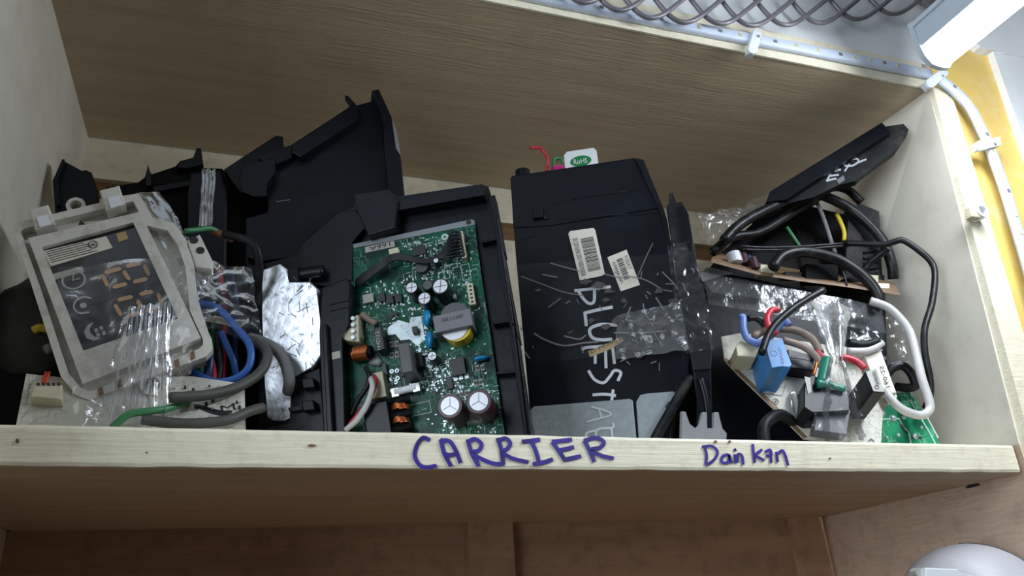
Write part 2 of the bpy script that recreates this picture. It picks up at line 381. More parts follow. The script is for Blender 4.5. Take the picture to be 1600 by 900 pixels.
hexa('wall_front', [(0.575, 0.003, 0.53), (0.690, 0.003, 0.53), (0.640, 0.003, -0.9), (0.545, 0.003, -0.9), (0.575, 0.035, 0.53), (0.690, 0.035, 0.53), (0.640, 0.035, -0.9), (0.545, 0.035, -0.9)], 'yellow_paint', **ST)
hexa('wall_front', [(0.690, -0.006, 0.53), (1.25, -0.006, 0.53), (1.25, -0.006, -0.9), (0.640, -0.006, -0.9), (0.690, 0.04, 0.53), (1.25, 0.04, 0.53), (1.25, 0.04, -0.9), (0.640, 0.04, -0.9)], 'white_plaster', **ST)
boxw('wall_left', (-2.5, -3.0, -0.9), (-2.45, 0.3, 0.95), 'wall_paint', **ST)
boxw('floor', (-2.5, -3.0, -0.95), (2.5, 0.6, -0.90), 'floor_tile', **ST)

# shelf boards
FP = Y(0.0)
sb = thing('shelf_board', (0.05, 0.17, -0.0278), 'cream painted shelf board carrying the parts, blue marker words on its edge', 'shelf')
bm = bmesh.new()
nx = 120; rows = []
prof = [(0.338, 0.0), (0.004, 0.0), (0.001, -0.0008), (0.0, -0.003), (0.0, -0.0245), (0.001, -0.0268), (0.004, -0.0275), (0.338, -0.0275)]
for i in range(nx + 1):
    x = -0.398 + (0.5175 + 0.398) * i / nx
    wob = 0.0007 * noise.noise(Vector((x * 30, 1, 0))); wob2 = 0.0007 * noise.noise(Vector((x * 40, 5, 0)))
    rows.append([bm.verts.new((x, yy + (wob2 * 0.4 if yy < 0.01 else 0), zz + (wob if zz > -0.002 else (wob2 if zz < -0.02 else 0)) * (1 if yy < 0.01 else 0))) for yy, zz in prof])
for a, b in zip(rows, rows[1:]):
    for k in range(8): bm.faces.new((a[k], b[k], b[(k + 1) % 8], a[(k + 1) % 8]))
bm.faces.new(rows[0]); bm.faces.new(rows[-1][::-1])
ob_ = from_bm('board', bm, 'cream_edge', sb, clamp=False)
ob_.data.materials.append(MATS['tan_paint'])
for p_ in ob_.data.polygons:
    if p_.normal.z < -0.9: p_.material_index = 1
HL = dict(mt='ink_blue', parent=sb, wpx=6.6)
word = [
 [[(670, 687), (661, 684), (652, 695), (648, 712), (656, 727), (668, 730), (680, 728)]],
 [[(689, 688), (694, 708), (704, 727)], [(690, 688), (703, 690), (713, 706), (719, 722)], [(694, 709), (704, 711), (713, 708)]],
 [[(731, 688), (737, 708), (747, 727)], [(731, 690), (742, 686), (752, 694), (748, 704), (736, 707), (752, 717), (770, 724), (786, 725)]],
 [[(778, 686), (783, 702), (786, 724)], [(779, 688), (790, 685), (797, 693), (792, 702), (784, 706), (800, 716), (824, 722)]],
 [[(817, 690), (842, 687)], [(829, 689), (836, 702), (842, 722)], [(834, 725), (850, 722), (862, 718)]],
 [[(864, 692), (874, 706), (882, 718)], [(864, 690), (892, 687)], [(872, 704), (895, 699)], [(882, 718), (906, 713)]],
 [[(914, 690), (921, 704), (928, 720)], [(914, 688), (930, 684), (943, 690), (938, 699), (923, 703), (940, 712), (957, 716)]]]
for ls in word: strokes('handwritten_letter', ls, 6.6, FP, 0.0011, 'ink_blue', sb)
word2 = [
 [[(1101, 698), (1104, 712), (1103, 725)], [(1098, 698), (1112, 697), (1121, 706), (1116, 718), (1104, 726)]],
 [[(1137, 710), (1129, 713), (1128, 722), (1138, 722), (1139, 711), (1143, 723)]],
 [[(1148, 711), (1149, 722)], [(1148, 702), (1149, 704)], [(1152, 722), (1153, 710), (1159, 712), (1161, 725)]],
 [[(1176, 695), (1178, 712), (1179, 722)], [(1190, 703), (1181, 711), (1193, 719)]],
 [[(1196, 706), (1203, 703), (1205, 711), (1198, 712)], [(1204, 704), (1205, 722)]],
 [[(1213, 707), (1215, 721)], [(1214, 710), (1222, 704), (1227, 712), (1231, 726)]]]
for ls in word2: strokes('handwritten_letter', ls, 4.4, FP, 0.0011, 'ink_blue', sb)
for (x, y, a, b) in ((487, 696, 7, 2), (27, 689, 3, 4), (1118, 690, 3, 2), (1140, 690, 2.5, 2), (229, 707, 2, 1.6), (1297, 716, 2, 1.4)):
    slab('scuff', [(x + a * math.cos(k), y + b * math.sin(k)) for k in [j * 6.283 / 8 for j in range(8)]], FP, 0.0009, 0.0012, 'raw_wood', sb, clamp=False)

ub = thing('shelf_board', (0.05, 0.17, ZC), 'tan painted board overhead with a pale front edge under the light strip', 'shelf')
bm = bmesh.new(); rows = []
prof = [(0.3385, ZC), (0.003, ZC), (0.0005, ZC + 0.002), (0.0005, ZT), (0.3385, ZT)]
for i in range(nx + 1):
    x = -0.46 + (0.559 + 0.46) * i / nx; wob = 0.0009 * noise.noise(Vector((x * 35, 2, 7)))
    rows.append([bm.verts.new((x, yy, zz + (wob if yy < 0.01 and zz < ZC + 0.01 else 0))) for yy, zz in prof])
for a, b in zip(rows, rows[1:]):
    for k in range(4): bm.faces.new((a[k], b[k], b[k + 1], a[k + 1]))
    bm.faces.new((a[4], b[4], b[0], a[0]))
bm.faces.new(rows[0]); bm.faces.new(rows[-1][::-1])
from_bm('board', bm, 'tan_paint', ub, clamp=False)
boxw('front_edge', (-0.46, -0.002, ZC - 0.0005), (0.5595, 0.0004, ZT), 'cream_edge', ub)
lb = boxw('shelf_board', (-0.398, 0.0, -0.43), (0.545, 0.314, -0.40), 'lower_wood', label='lowest wooden shelf board under the white rounded cover', cat='shelf')
slab('knot_hole', [(1509, 761), (1515, 757), (1528, 755), (1533, 757), (1526, 760), (1513, 763)], Y(0.035), 0, 0.001, 'ink_black', sb, clamp=False)

# ------------------------------------------------------------------ lamp, light strips, wire mesh above
lamp = thing('tube_lamp', (0.489, -0.41, 0.395), 'glowing white tube lamp with grey batten, upper right corner', 'lamp')
LX0, LX1, LZ, LY = 0.4680, 0.5105, 0.4165, -0.070
boxw('batten', (LX0, -0.75, LZ), (LX1, LY - 0.004, LZ + 0.033), 'lamp_body', lamp, 0.002)
boxw('batten_lip', (LX0 - 0.0025, -0.75, LZ + 0.027), (LX0, LY - 0.004, LZ + 0.033), 'lamp_body', lamp, 0.0005)
bm = bmesh.new(); pr = [(-1, 0), (-0.86, -0.55), (-0.55, -0.92), (-0.2, -1), (0.2, -1), (0.55, -0.92), (0.86, -0.55), (1, 0)]
lc, lr = (LX0 + LX1) / 2, (LX1 - LX0) / 2 - 0.0015
A = [bm.verts.new((lc + lr * c, LY - 0.006, LZ - 0.0002 + 0.020 * q)) for c, q in pr]
B = [bm.verts.new((lc + lr * c, -0.745, LZ - 0.0002 + 0.020 * q)) for c, q in pr]
for k in range(7): bm.faces.new((A[k], A[k + 1], B[k + 1], B[k]))
bm.faces.new(A); bm.faces.new(B[::-1]); bm.faces.new((A[0], B[0], B[7], A[7]))
from_bm('diffuser', bm, 'tube_glow', lamp, False, clamp=False)
bm = bmesh.new()
A = [bm.verts.new((lc + (lr + 0.002) * c, LY - 0.001, LZ + 0.023 * q)) for c, q in pr] + [bm.verts.new((LX1 + 0.001, LY - 0.001, LZ + 0.034)), bm.verts.new((LX0 - 0.003, LY - 0.001, LZ + 0.034))]
B = [bm.verts.new(v.co - Vector((0, 0.0055, 0))) for v in A]
bm.faces.new(A); bm.faces.new(B[::-1])
for k in range(10): bm.faces.new((A[k], A[(k + 1) % 10], B[(k + 1) % 10], B[k]))
from_bm('end_cap', bm, 'lamp_body', lamp, clamp=False)
boxw('hanger', (lc - 0.003, -0.33, LZ + 0.033), (lc + 0.003, -0.324, 0.9495), 'steel', lamp)
boxw('hanger', (lc - 0.003, -0.73, LZ + 0.033), (lc + 0.003, -0.724, 0.9495), 'steel', lamp)

def strip(name, line, pl, wpx, label):
    t = thing(name, P(line[len(line) // 2][0], line[len(line) // 2][1], pl), label, 'light strip')
    pts = catmull([P(x, y, pl, 0.004) for x, y in line], 6)
    n = NRM(pl); bm = bmesh.new(); prev = None
    for i, p in enumerate(pts):
        tg = (pts[min(i + 1, len(pts) - 1)] - pts[max(i - 1, 0)]).normalized(); s = tg.cross(n).normalized()
        rg = [bm.verts.new(p + s * a * 0.0068 + n * b * 0.0032) for a, b in ((-1, -1), (-1, 0.5), (-0.7, 1), (0.7, 1), (1, 0.5), (1, -1))]
        if prev:
            for k in range(6): bm.faces.new((prev[k], prev[(k + 1) % 6], rg[(k + 1) % 6], rg[k]))
        else: bm.faces.new(rg)
        prev = rg
    bm.faces.new(prev[::-1]); from_bm('sleeve', bm, 'strip_silicone', t, True, clamp=False)
    acc = 0; last = pts[0]; k = 0
    for i, p in enumerate(pts[1:], 1):
        acc += (p - last).length; last = p
        if acc > 0.021:
            acc = 0; k += 1
            tg = (pts[min(i + 1, len(pts) - 1)] - pts[i - 1]).normalized(); s = tg.cross(n).normalized(); q = p + n * 0.0034
            bm = bmesh.new(); a, b, c = (0.0022, 0.0018, 0.0006) if k % 3 else (0.0016, 0.0022, 0.0006)
            cs = [q + tg * i1 * a + s * i2 * b for i1, i2 in ((-1, -1), (1, -1), (1, 1), (-1, 1))]
            v1 = [bm.verts.new(x + n * c) for x in cs]; v0 = [bm.verts.new(x - n * c) for x in cs]
            bm.faces.new(v1); bm.faces.new(v0[::-1])
            for e in range(4): bm.faces.new((v1[e], v1[(e + 1) % 4], v0[(e + 1) % 4], v0[e]))
            from_bm('led_chip', bm, ('led_chip', 'grey_tape', 'led_chip')[k % 3], t, clamp=False)
    return t
SP = Y(-0.0025)
strip('light_strip', [(700, -36), (800, -14), (906, 8), (1000, 27), (1091, 45), (1184, 63), (1253, 76), (1322, 90), (1390, 103), (1454, 116)], SP, 18, 'pale light strip running along the front edge of the overhead board')
strip('light_strip', [(1462, 121), (1488, 138), (1516, 168), (1536, 206), (1552, 244), (1572, 300), (1596, 380), (1622, 470)], Y(-0.010), 18, 'pale light strip curving down over the yellow wall')
def clip(px, py, ang, label):
    pl = Y(-0.010) if px > 1450 else SP
    t = thing('strip_clip', P(px, py, pl), label, 'clip')
    c, s = math.cos(ang), math.sin(ang)
    q = lambda a, b: (px + a * c - b * s, py + a * s + b * c)
    slab('saddle', [q(-7, -17), q(7, -17), q(8, 14), q(3, 18), q(-3, 18), q(-8, 14)], pl, 0.007, 0.011, 'clean_white', t, 0.001, clamp=False)
    for sg in (-1, 1):
        slab('foot', [q(-6, sg * 16 - 3), q(6, sg * 16 - 3), q(6, sg * 16 + 3), q(-6, sg * 16 + 3)], pl, 0.0, 0.0075, 'clean_white', t, clamp=False)
    cyl('screw', *q(3, -10), pl, 0.0105, 0.0120, 0.0018, 'steel', t, 12, clamp=False)
clip(1180, 65, 0.25, 'white clip with screw holding the strip on the overhead board edge')
clip(1545, 224, 1.35, 'white clip holding the strip that runs down the yellow wall')
clip(1464, 122, 0.9, 'white clip at the corner where both strips meet below the lamp')
pg = thing('cable_clip', P(1530, 328, Y(-0.02)), 'white open cable clip nailed to the cream edge of the right panel', 'clip')
annulus('hook', 1536, 328, Y(-0.012), 0, 0.012, 0.0085, 0.0055, 'clean_white', pg, 20, clamp=False)
slab('arm', [(1516, 322), (1532, 326), (1532, 340), (1518, 338)], Y(-0.014), 0, 0.008, 'cream_plastic', pg, 0.001, clamp=False)

mesh = thing('wire_mesh', P(1180, 20, Y(-0.02)), 'grey wire guard of overlapping loops hanging above the light strip', 'wire guard')
for k, (cx, by) in enumerate(((858, -12), (913, 4), (968, 16), (1017, 28), (1069, 35), (1126, 37), (1175, 40), (1228, 39), (1281, 36), (1338, 30), (1395, 22))):
    line = [(cx - 92, by - 104), (cx - 62, by - 60), (cx - 38, by - 27), (cx - 18, by - 7), (cx, by), (cx + 20, by - 6), (cx + 44, by - 24), (cx + 80, by - 54), (cx + 130, by - 98)]
    tube('wire_loop', [P(x, y, Y(-0.014 - 0.0085 * i / 8.0)) for i, (x, y) in enumerate(line)], 0.0027, 'mesh_grey', mesh, clamp=False)
tube('rail', [P(1428, -20, Y(-0.02)), P(1450, 2, Y(-0.02)), P(1482, -14, Y(-0.02))], 0.008, 'mesh_grey', mesh, clamp=False)

# ------------------------------------------------------------------ left: display unit
D = (0.050, 0.06, -0.05)
du = thing('display_unit', base_of(D, 180), 'white plastic display unit with tan digits behind a dark window, wrapped in film', 'display')
OUT = [(28, 347), (84, 334), (155, 317), (192, 306), (217, 302), (239, 341), (272, 349), (289, 372), (303, 412), (308, 478), (331, 531), (332, 546), (322, 557), (139, 625), (118, 617), (95, 588), (50, 448), (20, 356)]
INN = [(37, 357), (88, 344), (158, 327), (190, 318), (208, 314), (229, 352), (262, 360), (277, 381), (290, 418), (297, 486), (317, 530), (317, 539), (311, 545), (141, 612), (127, 607), (107, 583), (62, 446), (32, 362)]
slab('back_shell', OUT, D, -0.016, 0.002, 'white_plastic', du, 0.002)
ring('rim', OUT, INN, D, 0.002, 0.011, 'white_plastic', du)
INO = [(44, 372), (219, 331), (314, 528), (129, 600)]
WIN = [(65, 386), (208, 347), (278, 498), (130, 548)]
ring('bezel', [INO[3], INO[0], INO[1], INO[2]], [WIN[3], WIN[0], WIN[1], WIN[2]], D, 0.0021, 0.013, 'white_plastic', du)
wn = slab('window', [(60, 380), (212, 341), (284, 500), (128, 554)], D, 0.003, 0.0085, 'display_black', du)
H = 0.0092
slab('label_paper', [(68, 392), (166, 369), (176, 387), (79, 416)], D, 0.0085, H, 'paper_white', wn)
for k in range(6):
    a = k / 6.0; x0, y0 = 70 + a * 9, 394 + a * 19
    strokes('print_line', [[(x0 + 2, y0), (x0 + 60 + (k % 3) * 7, y0 - 15 - (k % 3) * 1.6)]], 1.1, D, H + 0.0002, 'ink_black', wn, sub=1)
annulus('mark', 145, 382, D, H, H + 0.0003, 0.0036, 0.0031, 'ink_black', wn, 20)
textq('mark_text', 'CMC', [(140, 387), (152, 384), (150, 378), (138, 381)], D, H + 0.0002, 'ink_black', wn)
slab('chip', [(181, 365), (196, 361), (201, 373), (186, 378)], D, 0.0085, H, 'paper_tan', wn)
slab('strip_print', [(82, 428), (128, 416), (132, 424), (86, 437)], D, 0.0085, H - 0.0003, 'icon_grey', wn)
segs = [((162, 426), (190, 419)), ((196, 416), (221, 411)), ((225, 413), (234, 431)), ((192, 422), (203, 438)), ((160, 429), (169, 448)), ((175, 449), (199, 443)), ((207, 441), (231, 435)),
        ((183, 469), (208, 463)), ((217, 460), (240, 455)), ((179, 475), (190, 494)), ((214, 468), (222, 482)), ((246, 457), (254, 476)), ((196, 495), (219, 488)), ((229, 485), (254, 480))]
for a, b in segs:
    a, b = Vector(a), Vector(b); t = (b - a).normalized(); n = Vector((-t.y, t.x)) * 3.1
    slab('digit_segment', [tuple(a), tuple(a + t * 3.5 + n), tuple(b - t * 3.5 + n), tuple(b), tuple(b - t * 3.5 - n), tuple(a + t * 3.5 - n)], D, 0.0085, H, 'segment_tan', wn)
ic = dict(mt='icon_grey', parent=wn)
annulus('icon_ring', 115, 437, D, 0.0085, H, 0.0086, 0.0072, 'icon_grey', wn)
strokes('icon_hand', [[(115, 427), (114, 438), (124, 435)]], 2.6, D, H, 'icon_grey', wn, sub=1)
strokes('icon_arc', [[(142, 466), (130, 464), (118, 471), (116, 482), (124, 489), (138, 488)]], 3.2, D, H, 'icon_grey', wn)
cyl('icon_dot', 130, 477, D, 0.0085, H, 0.0024, 'icon_grey', wn, 12)
bm = bmesh.new()
slab('icon_moon', [(146, 503), (137, 508), (131, 518), (135, 528), (146, 532), (158, 528), (148, 526), (141, 520), (140, 512)], D, 0.0085, H, 'icon_grey', wn)
for (x, y) in ((150, 516), (158, 512), (153, 523), (162, 520)):
    slab('icon_square', [(x - 3, y - 2), (x + 2, y - 3.4), (x + 3.4, y + 2), (x - 1.6, y + 3.4)], D, 0.0085, H, 'icon_grey', wn)
def hinge(x, y):
    q = [(x, y), (x + 31, y - 8), (x + 41, y + 22), (x + 10, y + 31)]
    slab('hinge_clip', q, D, 0.004, 0.017, 'white_plastic', du, 0.0015)
    slab('hinge_slot', [(x + 13, y + 12), (x + 31, y + 8), (x + 37, y + 23), (x + 18, y + 28)], D, 0.0171, 0.0176, 'clean_white', du)
hinge(44, 327); hinge(155, 297)
annulus('screw_boss', 118, 320, D, -0.012, 0.004, 0.0072, 0.0045, 'white_plastic', du)
slab('side_tab', [(292, 376), (312, 366), (332, 407), (330, 420), (306, 418)], D, -0.012, 0.004, 'white_plastic', du, 0.001)
for x, y in ((303, 375), (313, 391)): cyl('tab_hole', x, y, D, 0.0041, 0.0045, 0.0034, 'ink_black', du, 14)
tb = slab('bottom_tab', [(212, 594), (261, 580), (268, 612), (224, 629)], D, -0.012, 0.003, 'white_plastic', du, 0.001)
annulus('screw_boss', 237, 601, D, 0.003, 0.010, 0.0082, 0.0058, 'white_plastic', du)
cyl('boss_hole', 237, 601, D, 0.0031, 0.0036, 0.0058, 'black_matt', du, 20)
for x, y in ((157, 611), (186, 599), (276, 567), (300, 555)):
    slab('snap_slot', [(x - 4, y - 4), (x + 3, y - 7), (x + 5, y + 4), (x - 2, y + 8)], D, 0.0112, 0.0118, 'raw_wood', du)
for x0, y0, x1, y1 in ((300, 545, 330, 533), (126, 352, 132, 345)):
    pass
slab('notch_mark', [(122, 351), (126, 344), (133, 350)], D, 0.0112, 0.0118, 'ink_black', du)
slab('arrow_mark', [(277, 405), (287, 401), (289, 414), (281, 416)], D, 0.0022, 0.0026, 'ink_black', du)
film('film_wrap', [P(118, 648, D, 0.020), P(300, 585, D, 0.022), P(320, 395, D, 0.022), P(90, 420, D, 0.018)], 36, 36, 0.0034, 'clear_film', du, 30, 1, (2.2, 0.3))
film('film_wrap', [P(300, 470, D, 0.006), P(345, 455, D, -0.01), P(250, 300, D, 0.0), P(215, 300, D, 0.012)], 14, 18, 0.003, 'clear_film', du, 40, 2)

film('film_wrap', [P(150, 664, D, 0.012), P(262, 640, D, 0.016), P(272, 470, D, 0.024), P(196, 480, D, 0.024)], 40, 24, 0.0026, 'clear_film', du, 22, 21, (5.5, 0.6))
# clutter round the display unit
LB = (0.055, 0.0, -0.02)
lp = thing('circuit_board', base_of(LB, 200), 'dirty white circuit board with connector, lying low under the display unit', 'circuit board')
LPL = (0.040, 0.35, -0.02)
slab('board', [(41, 584), (120, 592), (300, 588), (382, 600), (384, 672), (360, 690), (20, 690)], LPL, -0.0016, 0.0, 'pcb_white', lp)
cn = slab('connector', [(53, 597), (97, 601), (96, 624), (48, 619)], LPL, 0.0, 0.010, 'cream_plastic', lp, 0.0006)
for k in range(5): slab('connector_slot', [(57 + k * 8, 597.5), (62 + k * 8, 598), (62 + k * 8, 602), (57 + k * 8, 601.5)], LPL, 0.0101, 0.0106, 'ink_black', cn)
for k, mm in enumerate(('red_wire', 'orange_part')): pwire('pin_wire', [(66 + k * 5, 600, 0.008), (69 + k * 5, 590, 0.006), (72 + k * 5, 582, 0.0)], LPL, 0, 0.0011, mm, cn)
textq('print', '110820-C', [(53, 660), (53, 632), (60, 632), (60, 660)], LPL, 0.0004, 'ink_black', lp)
textq('print', 'DISPLAY', [(39, 628), (45, 598), (49, 599), (43, 629)], LPL, 0.0004, 'ink_black', lp)
textq('print', 'M', [(346, 644), (368, 640), (366, 630), (344, 634)], LPL, 0.0004, 'ink_black', lp)
for k in range(26):
    x = random.uniform(262, 378); y = random.uniform(598, 655); a = random.uniform(2, 5)
    slab('chip_part', [(x, y), (x + a, y - 1), (x + a + 1, y + a * 0.7), (x + 1, y + a * 0.7 + 1)], LPL, 0.0, 0.0025, random.choice(['chip_black', 'ink_black', 'steel']), lp)

film('film_scrap', [P(110, 672, LPL, 0.012), P(262, 675, LPL, 0.014), P(268, 618, LPL, 0.016), P(150, 620, LPL, 0.014)], 24, 12, 0.005, 'clear_film', lp, 40, 22, (3, 0.5))
def lump(name, c, rad, mt, label, cat, sq=1.0, parent=None):
    bm = bmesh.new(); bmesh.ops.create_uvsphere(bm, u_segments=24, v_segments=16, radius=1)
    for v in bm.verts:
        d = 1 + 0.10 * noise.noise(v.co * 2.0); s = v.co.copy()
        s = Vector([math.copysign(abs(x) ** sq, x) for x in s]); v.co = Vector((s.x * rad[0], s.y * rad[1], s.z * rad[2])) * d + Vector(c)
    return from_bm(name, bm, mt, parent, True, **({} if parent else dict(label=label, cat=cat)))
cc = P(62, 520, Y(0.14))
tr = thing('transformer', (cc.x, cc.y, 0), 'dark dusty round transformer in the shadow left of the display unit', 'transformer')
lump('core', (cc.x, cc.y, cc.z), (0.035, 0.03, 0.045), 'dark_lump', '', '', 0.7, tr)
boxw('foot', (cc.x - 0.03, cc.y - 0.02, 0.001), (cc.x + 0.03, cc.y + 0.03, cc.z - 0.02), 'black_matt', tr, 0.002)
wire('winding_tape', [(52, 516, 0.105), (62, 512, 0.104), (76, 515, 0.106)], 0.0032, 'yellow_tape', tr)
wire('terminal', [(74, 540, 0.106), (80, 550, 0.106)], 0.004, 'glue_white', tr)

slab('metal_strip', [(63, 312), (68, 258), (78, 275), (96, 318), (100, 800), (70, 800), (66, 330)], (0.20, 0, -0.9), -0.0015, 0, 'black_dusty', None, label='thin dark metal strip leaning against the left wall', cat='strip')
bk = thing('bracket', base_of((0.20, 0, 0), 118), 'small black angular bracket standing in the far left corner', 'bracket')
B1 = (0.20, 0.0, 0)
slab('face', [(97, 249), (106, 255), (129, 269), (134, 265), (143, 269), (153, 297), (156, 380), (152, 560), (88, 560), (86, 330), (82, 283)], B1, -0.012, 0.0, 'black_plastic', bk, 0.001)
slab('rib', [(97, 249), (101, 249), (91, 282), (94, 320), (88, 320), (82, 283)], B1, 0.0, 0.006, 'black_plastic', bk)
slab('foot_block', [(92, 480), (150, 480), (150, 800), (92, 800)], B1, -0.03, 0.006, 'black_matt', bk)

B2 = (0.175, 0.0, 0.0)
bk = thing('bracket', base_of(B2, 260), 'black plastic bracket with a hooked arm and spike, behind the display unit', 'bracket')
slab('plate', [(165, 292), (217, 286), (228, 277), (231, 256), (236, 274), (275, 261), (281, 251), (303, 247), (307, 231), (314, 231), (318, 258), (294, 263), (347, 263), (366, 282), (384, 296), (440, 300), (440, 700), (170, 700), (170, 340)], B2, -0.010, 0.0, 'black_matt', bk, 0.0008)
slab('hook', [(281, 252), (303, 248), (307, 231), (314, 232), (317, 257), (293, 263), (278, 262)], B2, 0.0, 0.010, 'black_plastic', bk, 0.0006)
slab('spike', [(228, 278), (231, 256), (236, 274), (236, 290), (228, 290)], B2, 0.0, 0.008, 'black_plastic', bk)
slab('rib', [(240, 292), (330, 276), (330, 283), (240, 300)], B2, 0.0, 0.006, 'black_plastic', bk)
slab('post', [(298, 268), (345, 264), (356, 300), (352, 700), (292, 700), (294, 300)], B2, 0.0, 0.024, 'black_plastic', bk, 0.003)
film('shiny_tape', [P(310, 354, B2, 0.029), P(332, 352, B2, 0.029), P(338, 264, B2, 0.029), P(316, 264, B2, 0.029)], 14, 22, 0.0020, 'hazy_film', bk, 60, 5, (2.0, 0.3))

# big black housing
HP = (0.128, 0.0, -0.12)
hs = thing('plastic_housing', base_of(HP, 520), 'large black plastic housing with a tall pointed corner, rear of the pile', 'housing')
slab('shell', [(350, 264), (377, 247), (431, 211), (442, 213), (442, 232), (456, 228), (549, 164), (558, 166), (581, 160), (581, 141), (592, 140), (600, 165), (606, 240), (632, 300), (634, 420), (632, 690), (420, 690), (384, 405), (384, 341), (420, 333), (421, 305), (377, 302), (362, 282)], HP, -0.014, 0.0, 'black_plastic', hs, 0.0012)
slab('flange', [(583, 141), (592, 139), (614, 187), (626, 245), (632, 303), (633, 318), (608, 318), (604, 250), (601, 246), (600, 190)], HP, 0.0, 0.012, 'black_plastic', hs, 0.0008)
slab('flange_tape', [(612, 184), (620, 205), (626, 243), (619, 232)], HP, 0.0122, 0.0126, 'grey_tape', hs)
slab('hook', [(539, 149), (544, 150), (556, 163), (549, 166), (546, 160)], HP, -0.004, 0.004, 'black_plastic', hs)
slab('edge_rib', [(456, 228), (549, 164), (557, 167), (560, 186), (470, 245), (456, 238)], HP, 0.0, 0.010, 'black_plastic', hs, 0.0006)
slab('rib', [(403, 243), (441, 232), (456, 228), (456, 246), (430, 258), (405, 248)], HP, 0.0, 0.008, 'black_plastic', hs, 0.0006)
slab('pocket', [(373, 278), (380, 257), (430, 246), (430, 270), (416, 285), (416, 307), (398, 307), (378, 299)], HP, 0.0, 0.014, 'black_plastic', hs, 0.001)
slab('lip', [(384, 341), (421, 334), (421, 312), (430, 312), (600, 294), (600, 325), (552, 330), (524, 345), (470, 395), (468, 400), (409, 408), (386, 402)], HP, 0.0, 0.007, 'black_plastic', hs, 0.0006)
strokes('scratch', [[(432, 315), (453, 312)]], 1.0, HP, 0.0076, 'grey_tape', hs, sub=1)

# ------------------------------------------------------------------ centre: black tray with foil plate and green board
T = (0.030, 0.0, -0.5)
ty = thing('control_tray', base_of(T, 560), 'black plastic tray holding the green circuit board, foil plate on its left side', 'tray')
TO = [(408, 412), (468, 399), (470, 381), (527, 331), (555, 326), (552, 303), (605, 295), (621, 309), (752, 287), (763, 291), (775, 331), (781, 372), (803, 509), (818, 590), (836, 690), (405, 690), (404, 520)]
slab('back_plate', TO, T, -0.012, -0.004, 'black_plastic', ty, 0.0012)
def wallstrip(name, a, b, h1, wpx=7, **k):
    a, b = Vector(a), Vector(b); t = (b - a).normalized(); n = Vector((-t.y, t.x)) * wpx / 2
    return slab(name, [tuple(a + n), tuple(b + n), tuple(b - n), tuple(a - n)], T, -0.004, h1, 'black_plastic', ty, 0.0008, **k)
wallstrip('top_wall', (560, 330), (755, 296), 0.010, 18)
wallstrip('side_wall', (768, 305), (784, 395), 0.012, 10)
wallstrip('side_wall', (781, 392), (806, 530), 0.014, 11)
wallstrip('side_wall', (802, 520), (826, 700), 0.014, 12)
wallstrip('side_rib', (776, 340), (801, 505), 0.020, 3)
wallstrip('side_rib', (800, 508), (822, 690), 0.020, 4)
wallstrip('cross_rib', (752, 378), (781, 372), 0.004, 4)
wallstrip('cross_rib', (770, 505), (803, 500), 0.006, 5)
wallstrip('cross_rib', (776, 583), (808, 580), 0.006, 5)
slab('corner_block', [(552, 303), (605, 295), (622, 312), (618, 355), (575, 368), (556, 327)], T, -0.004, 0.014, 'black_plastic', ty, 0.0012)
slab('sloped_panel', [(470, 382), (527, 332), (556, 328), (574, 352), (549, 378), (551, 440), (545, 436), (505, 447), (472, 440), (470, 400)], T, -0.004, 0.004, 'black_plastic', ty, 0.001)
slab('clip_block', [(449, 419), (465, 416), (467, 440), (451, 443)], T, 0.0, 0.018, 'black_plastic', ty, 0.001)
pwire('roller', [(470, 430), (488, 427), (506, 425)], T, 0.011, 0.0062, 'black_plastic', ty)
slab('partition', [(502, 449), (541, 434), (548, 441), (547, 508), (538, 514), (531, 521), (541, 690), (505, 690), (499, 520)], T, -0.004, 0.020, 'black_plastic', ty, 0.0016)
for y in (470, 480): wallstrip('seam', (516, y + 6), (546, y - 1), 0.0206, 1.4)
slab('pad', [(518, 551), (531, 548), (532, 559), (519, 562)], T, 0.020, 0.0206, 'icon_grey', ty)
slab('ridge', [(503, 508), (510, 506), (521, 690), (511, 690)], T, 0.020, 0.026, 'black_plastic', ty, 0.001)
slab('lower_panel', [(456, 592), (500, 574), (509, 690), (410, 690), (413, 655), (454, 660)], T, -0.004, 0.006, 'black_plastic', ty, 0.001)
for y in (592, 627):
    slab('catch', [(471, y), (489, y - 2), (492, y + 13), (473, y + 15)], T, 0.006, 0.016, 'black_plastic', ty, 0.0008)
slab('catch_arm', [(450, 637), (472, 634), (472, 640), (452, 643)], T, 0.006, 0.012, 'black_plastic', ty)
slab('slot', [(418, 668), (468, 660), (476, 664), (470, 669), (420, 675)], T, 0.0061, 0.0066, 'ink_black', ty)
slab('side_frame', [(404, 414), (412, 413), (412, 520), (416, 660), (405, 668)], T, -0.004, 0.003, 'black_plastic', ty)
FO = (0.0415, -0.15, -0.45)
slab('foil_plate', [(410, 437), (411, 421), (437, 412), (448, 420), (450, 444), (484, 440), (496, 451), (500, 500), (502, 555), (490, 573), (456, 590), (453, 600), (455, 652), (440, 660), (430, 661), (417, 652), (414, 600), (410, 500)], FO, -0.006, 0.0, 'foil', ty, 0.0012)
slab('foil_flap', [(417, 645), (454, 641), (454, 653), (438, 661), (428, 660)], FO, 0.0001, 0.002, 'foil', ty, 0.0005)

bm = bmesh.new(); r3 = random.Random(5)
for _ in range(46):
    x, y = r3.uniform(414, 490), r3.uniform(430, 575); a = r3.uniform(0, 3.14); ln = r3.uniform(3, 16)
    if x + ln * math.cos(a) > 496 or y + ln > 580 or (x < 455 and y < 445): continue
    ribbon_bm(bm, [(x, y), (x + ln * math.cos(a), y + ln * math.sin(a))], r3.uniform(0.5, 1.1), FO, 0.0004, 1)
o = from_bm('scratches', bm, 'relay_grey', ty); o['kind'] = 'stuff'
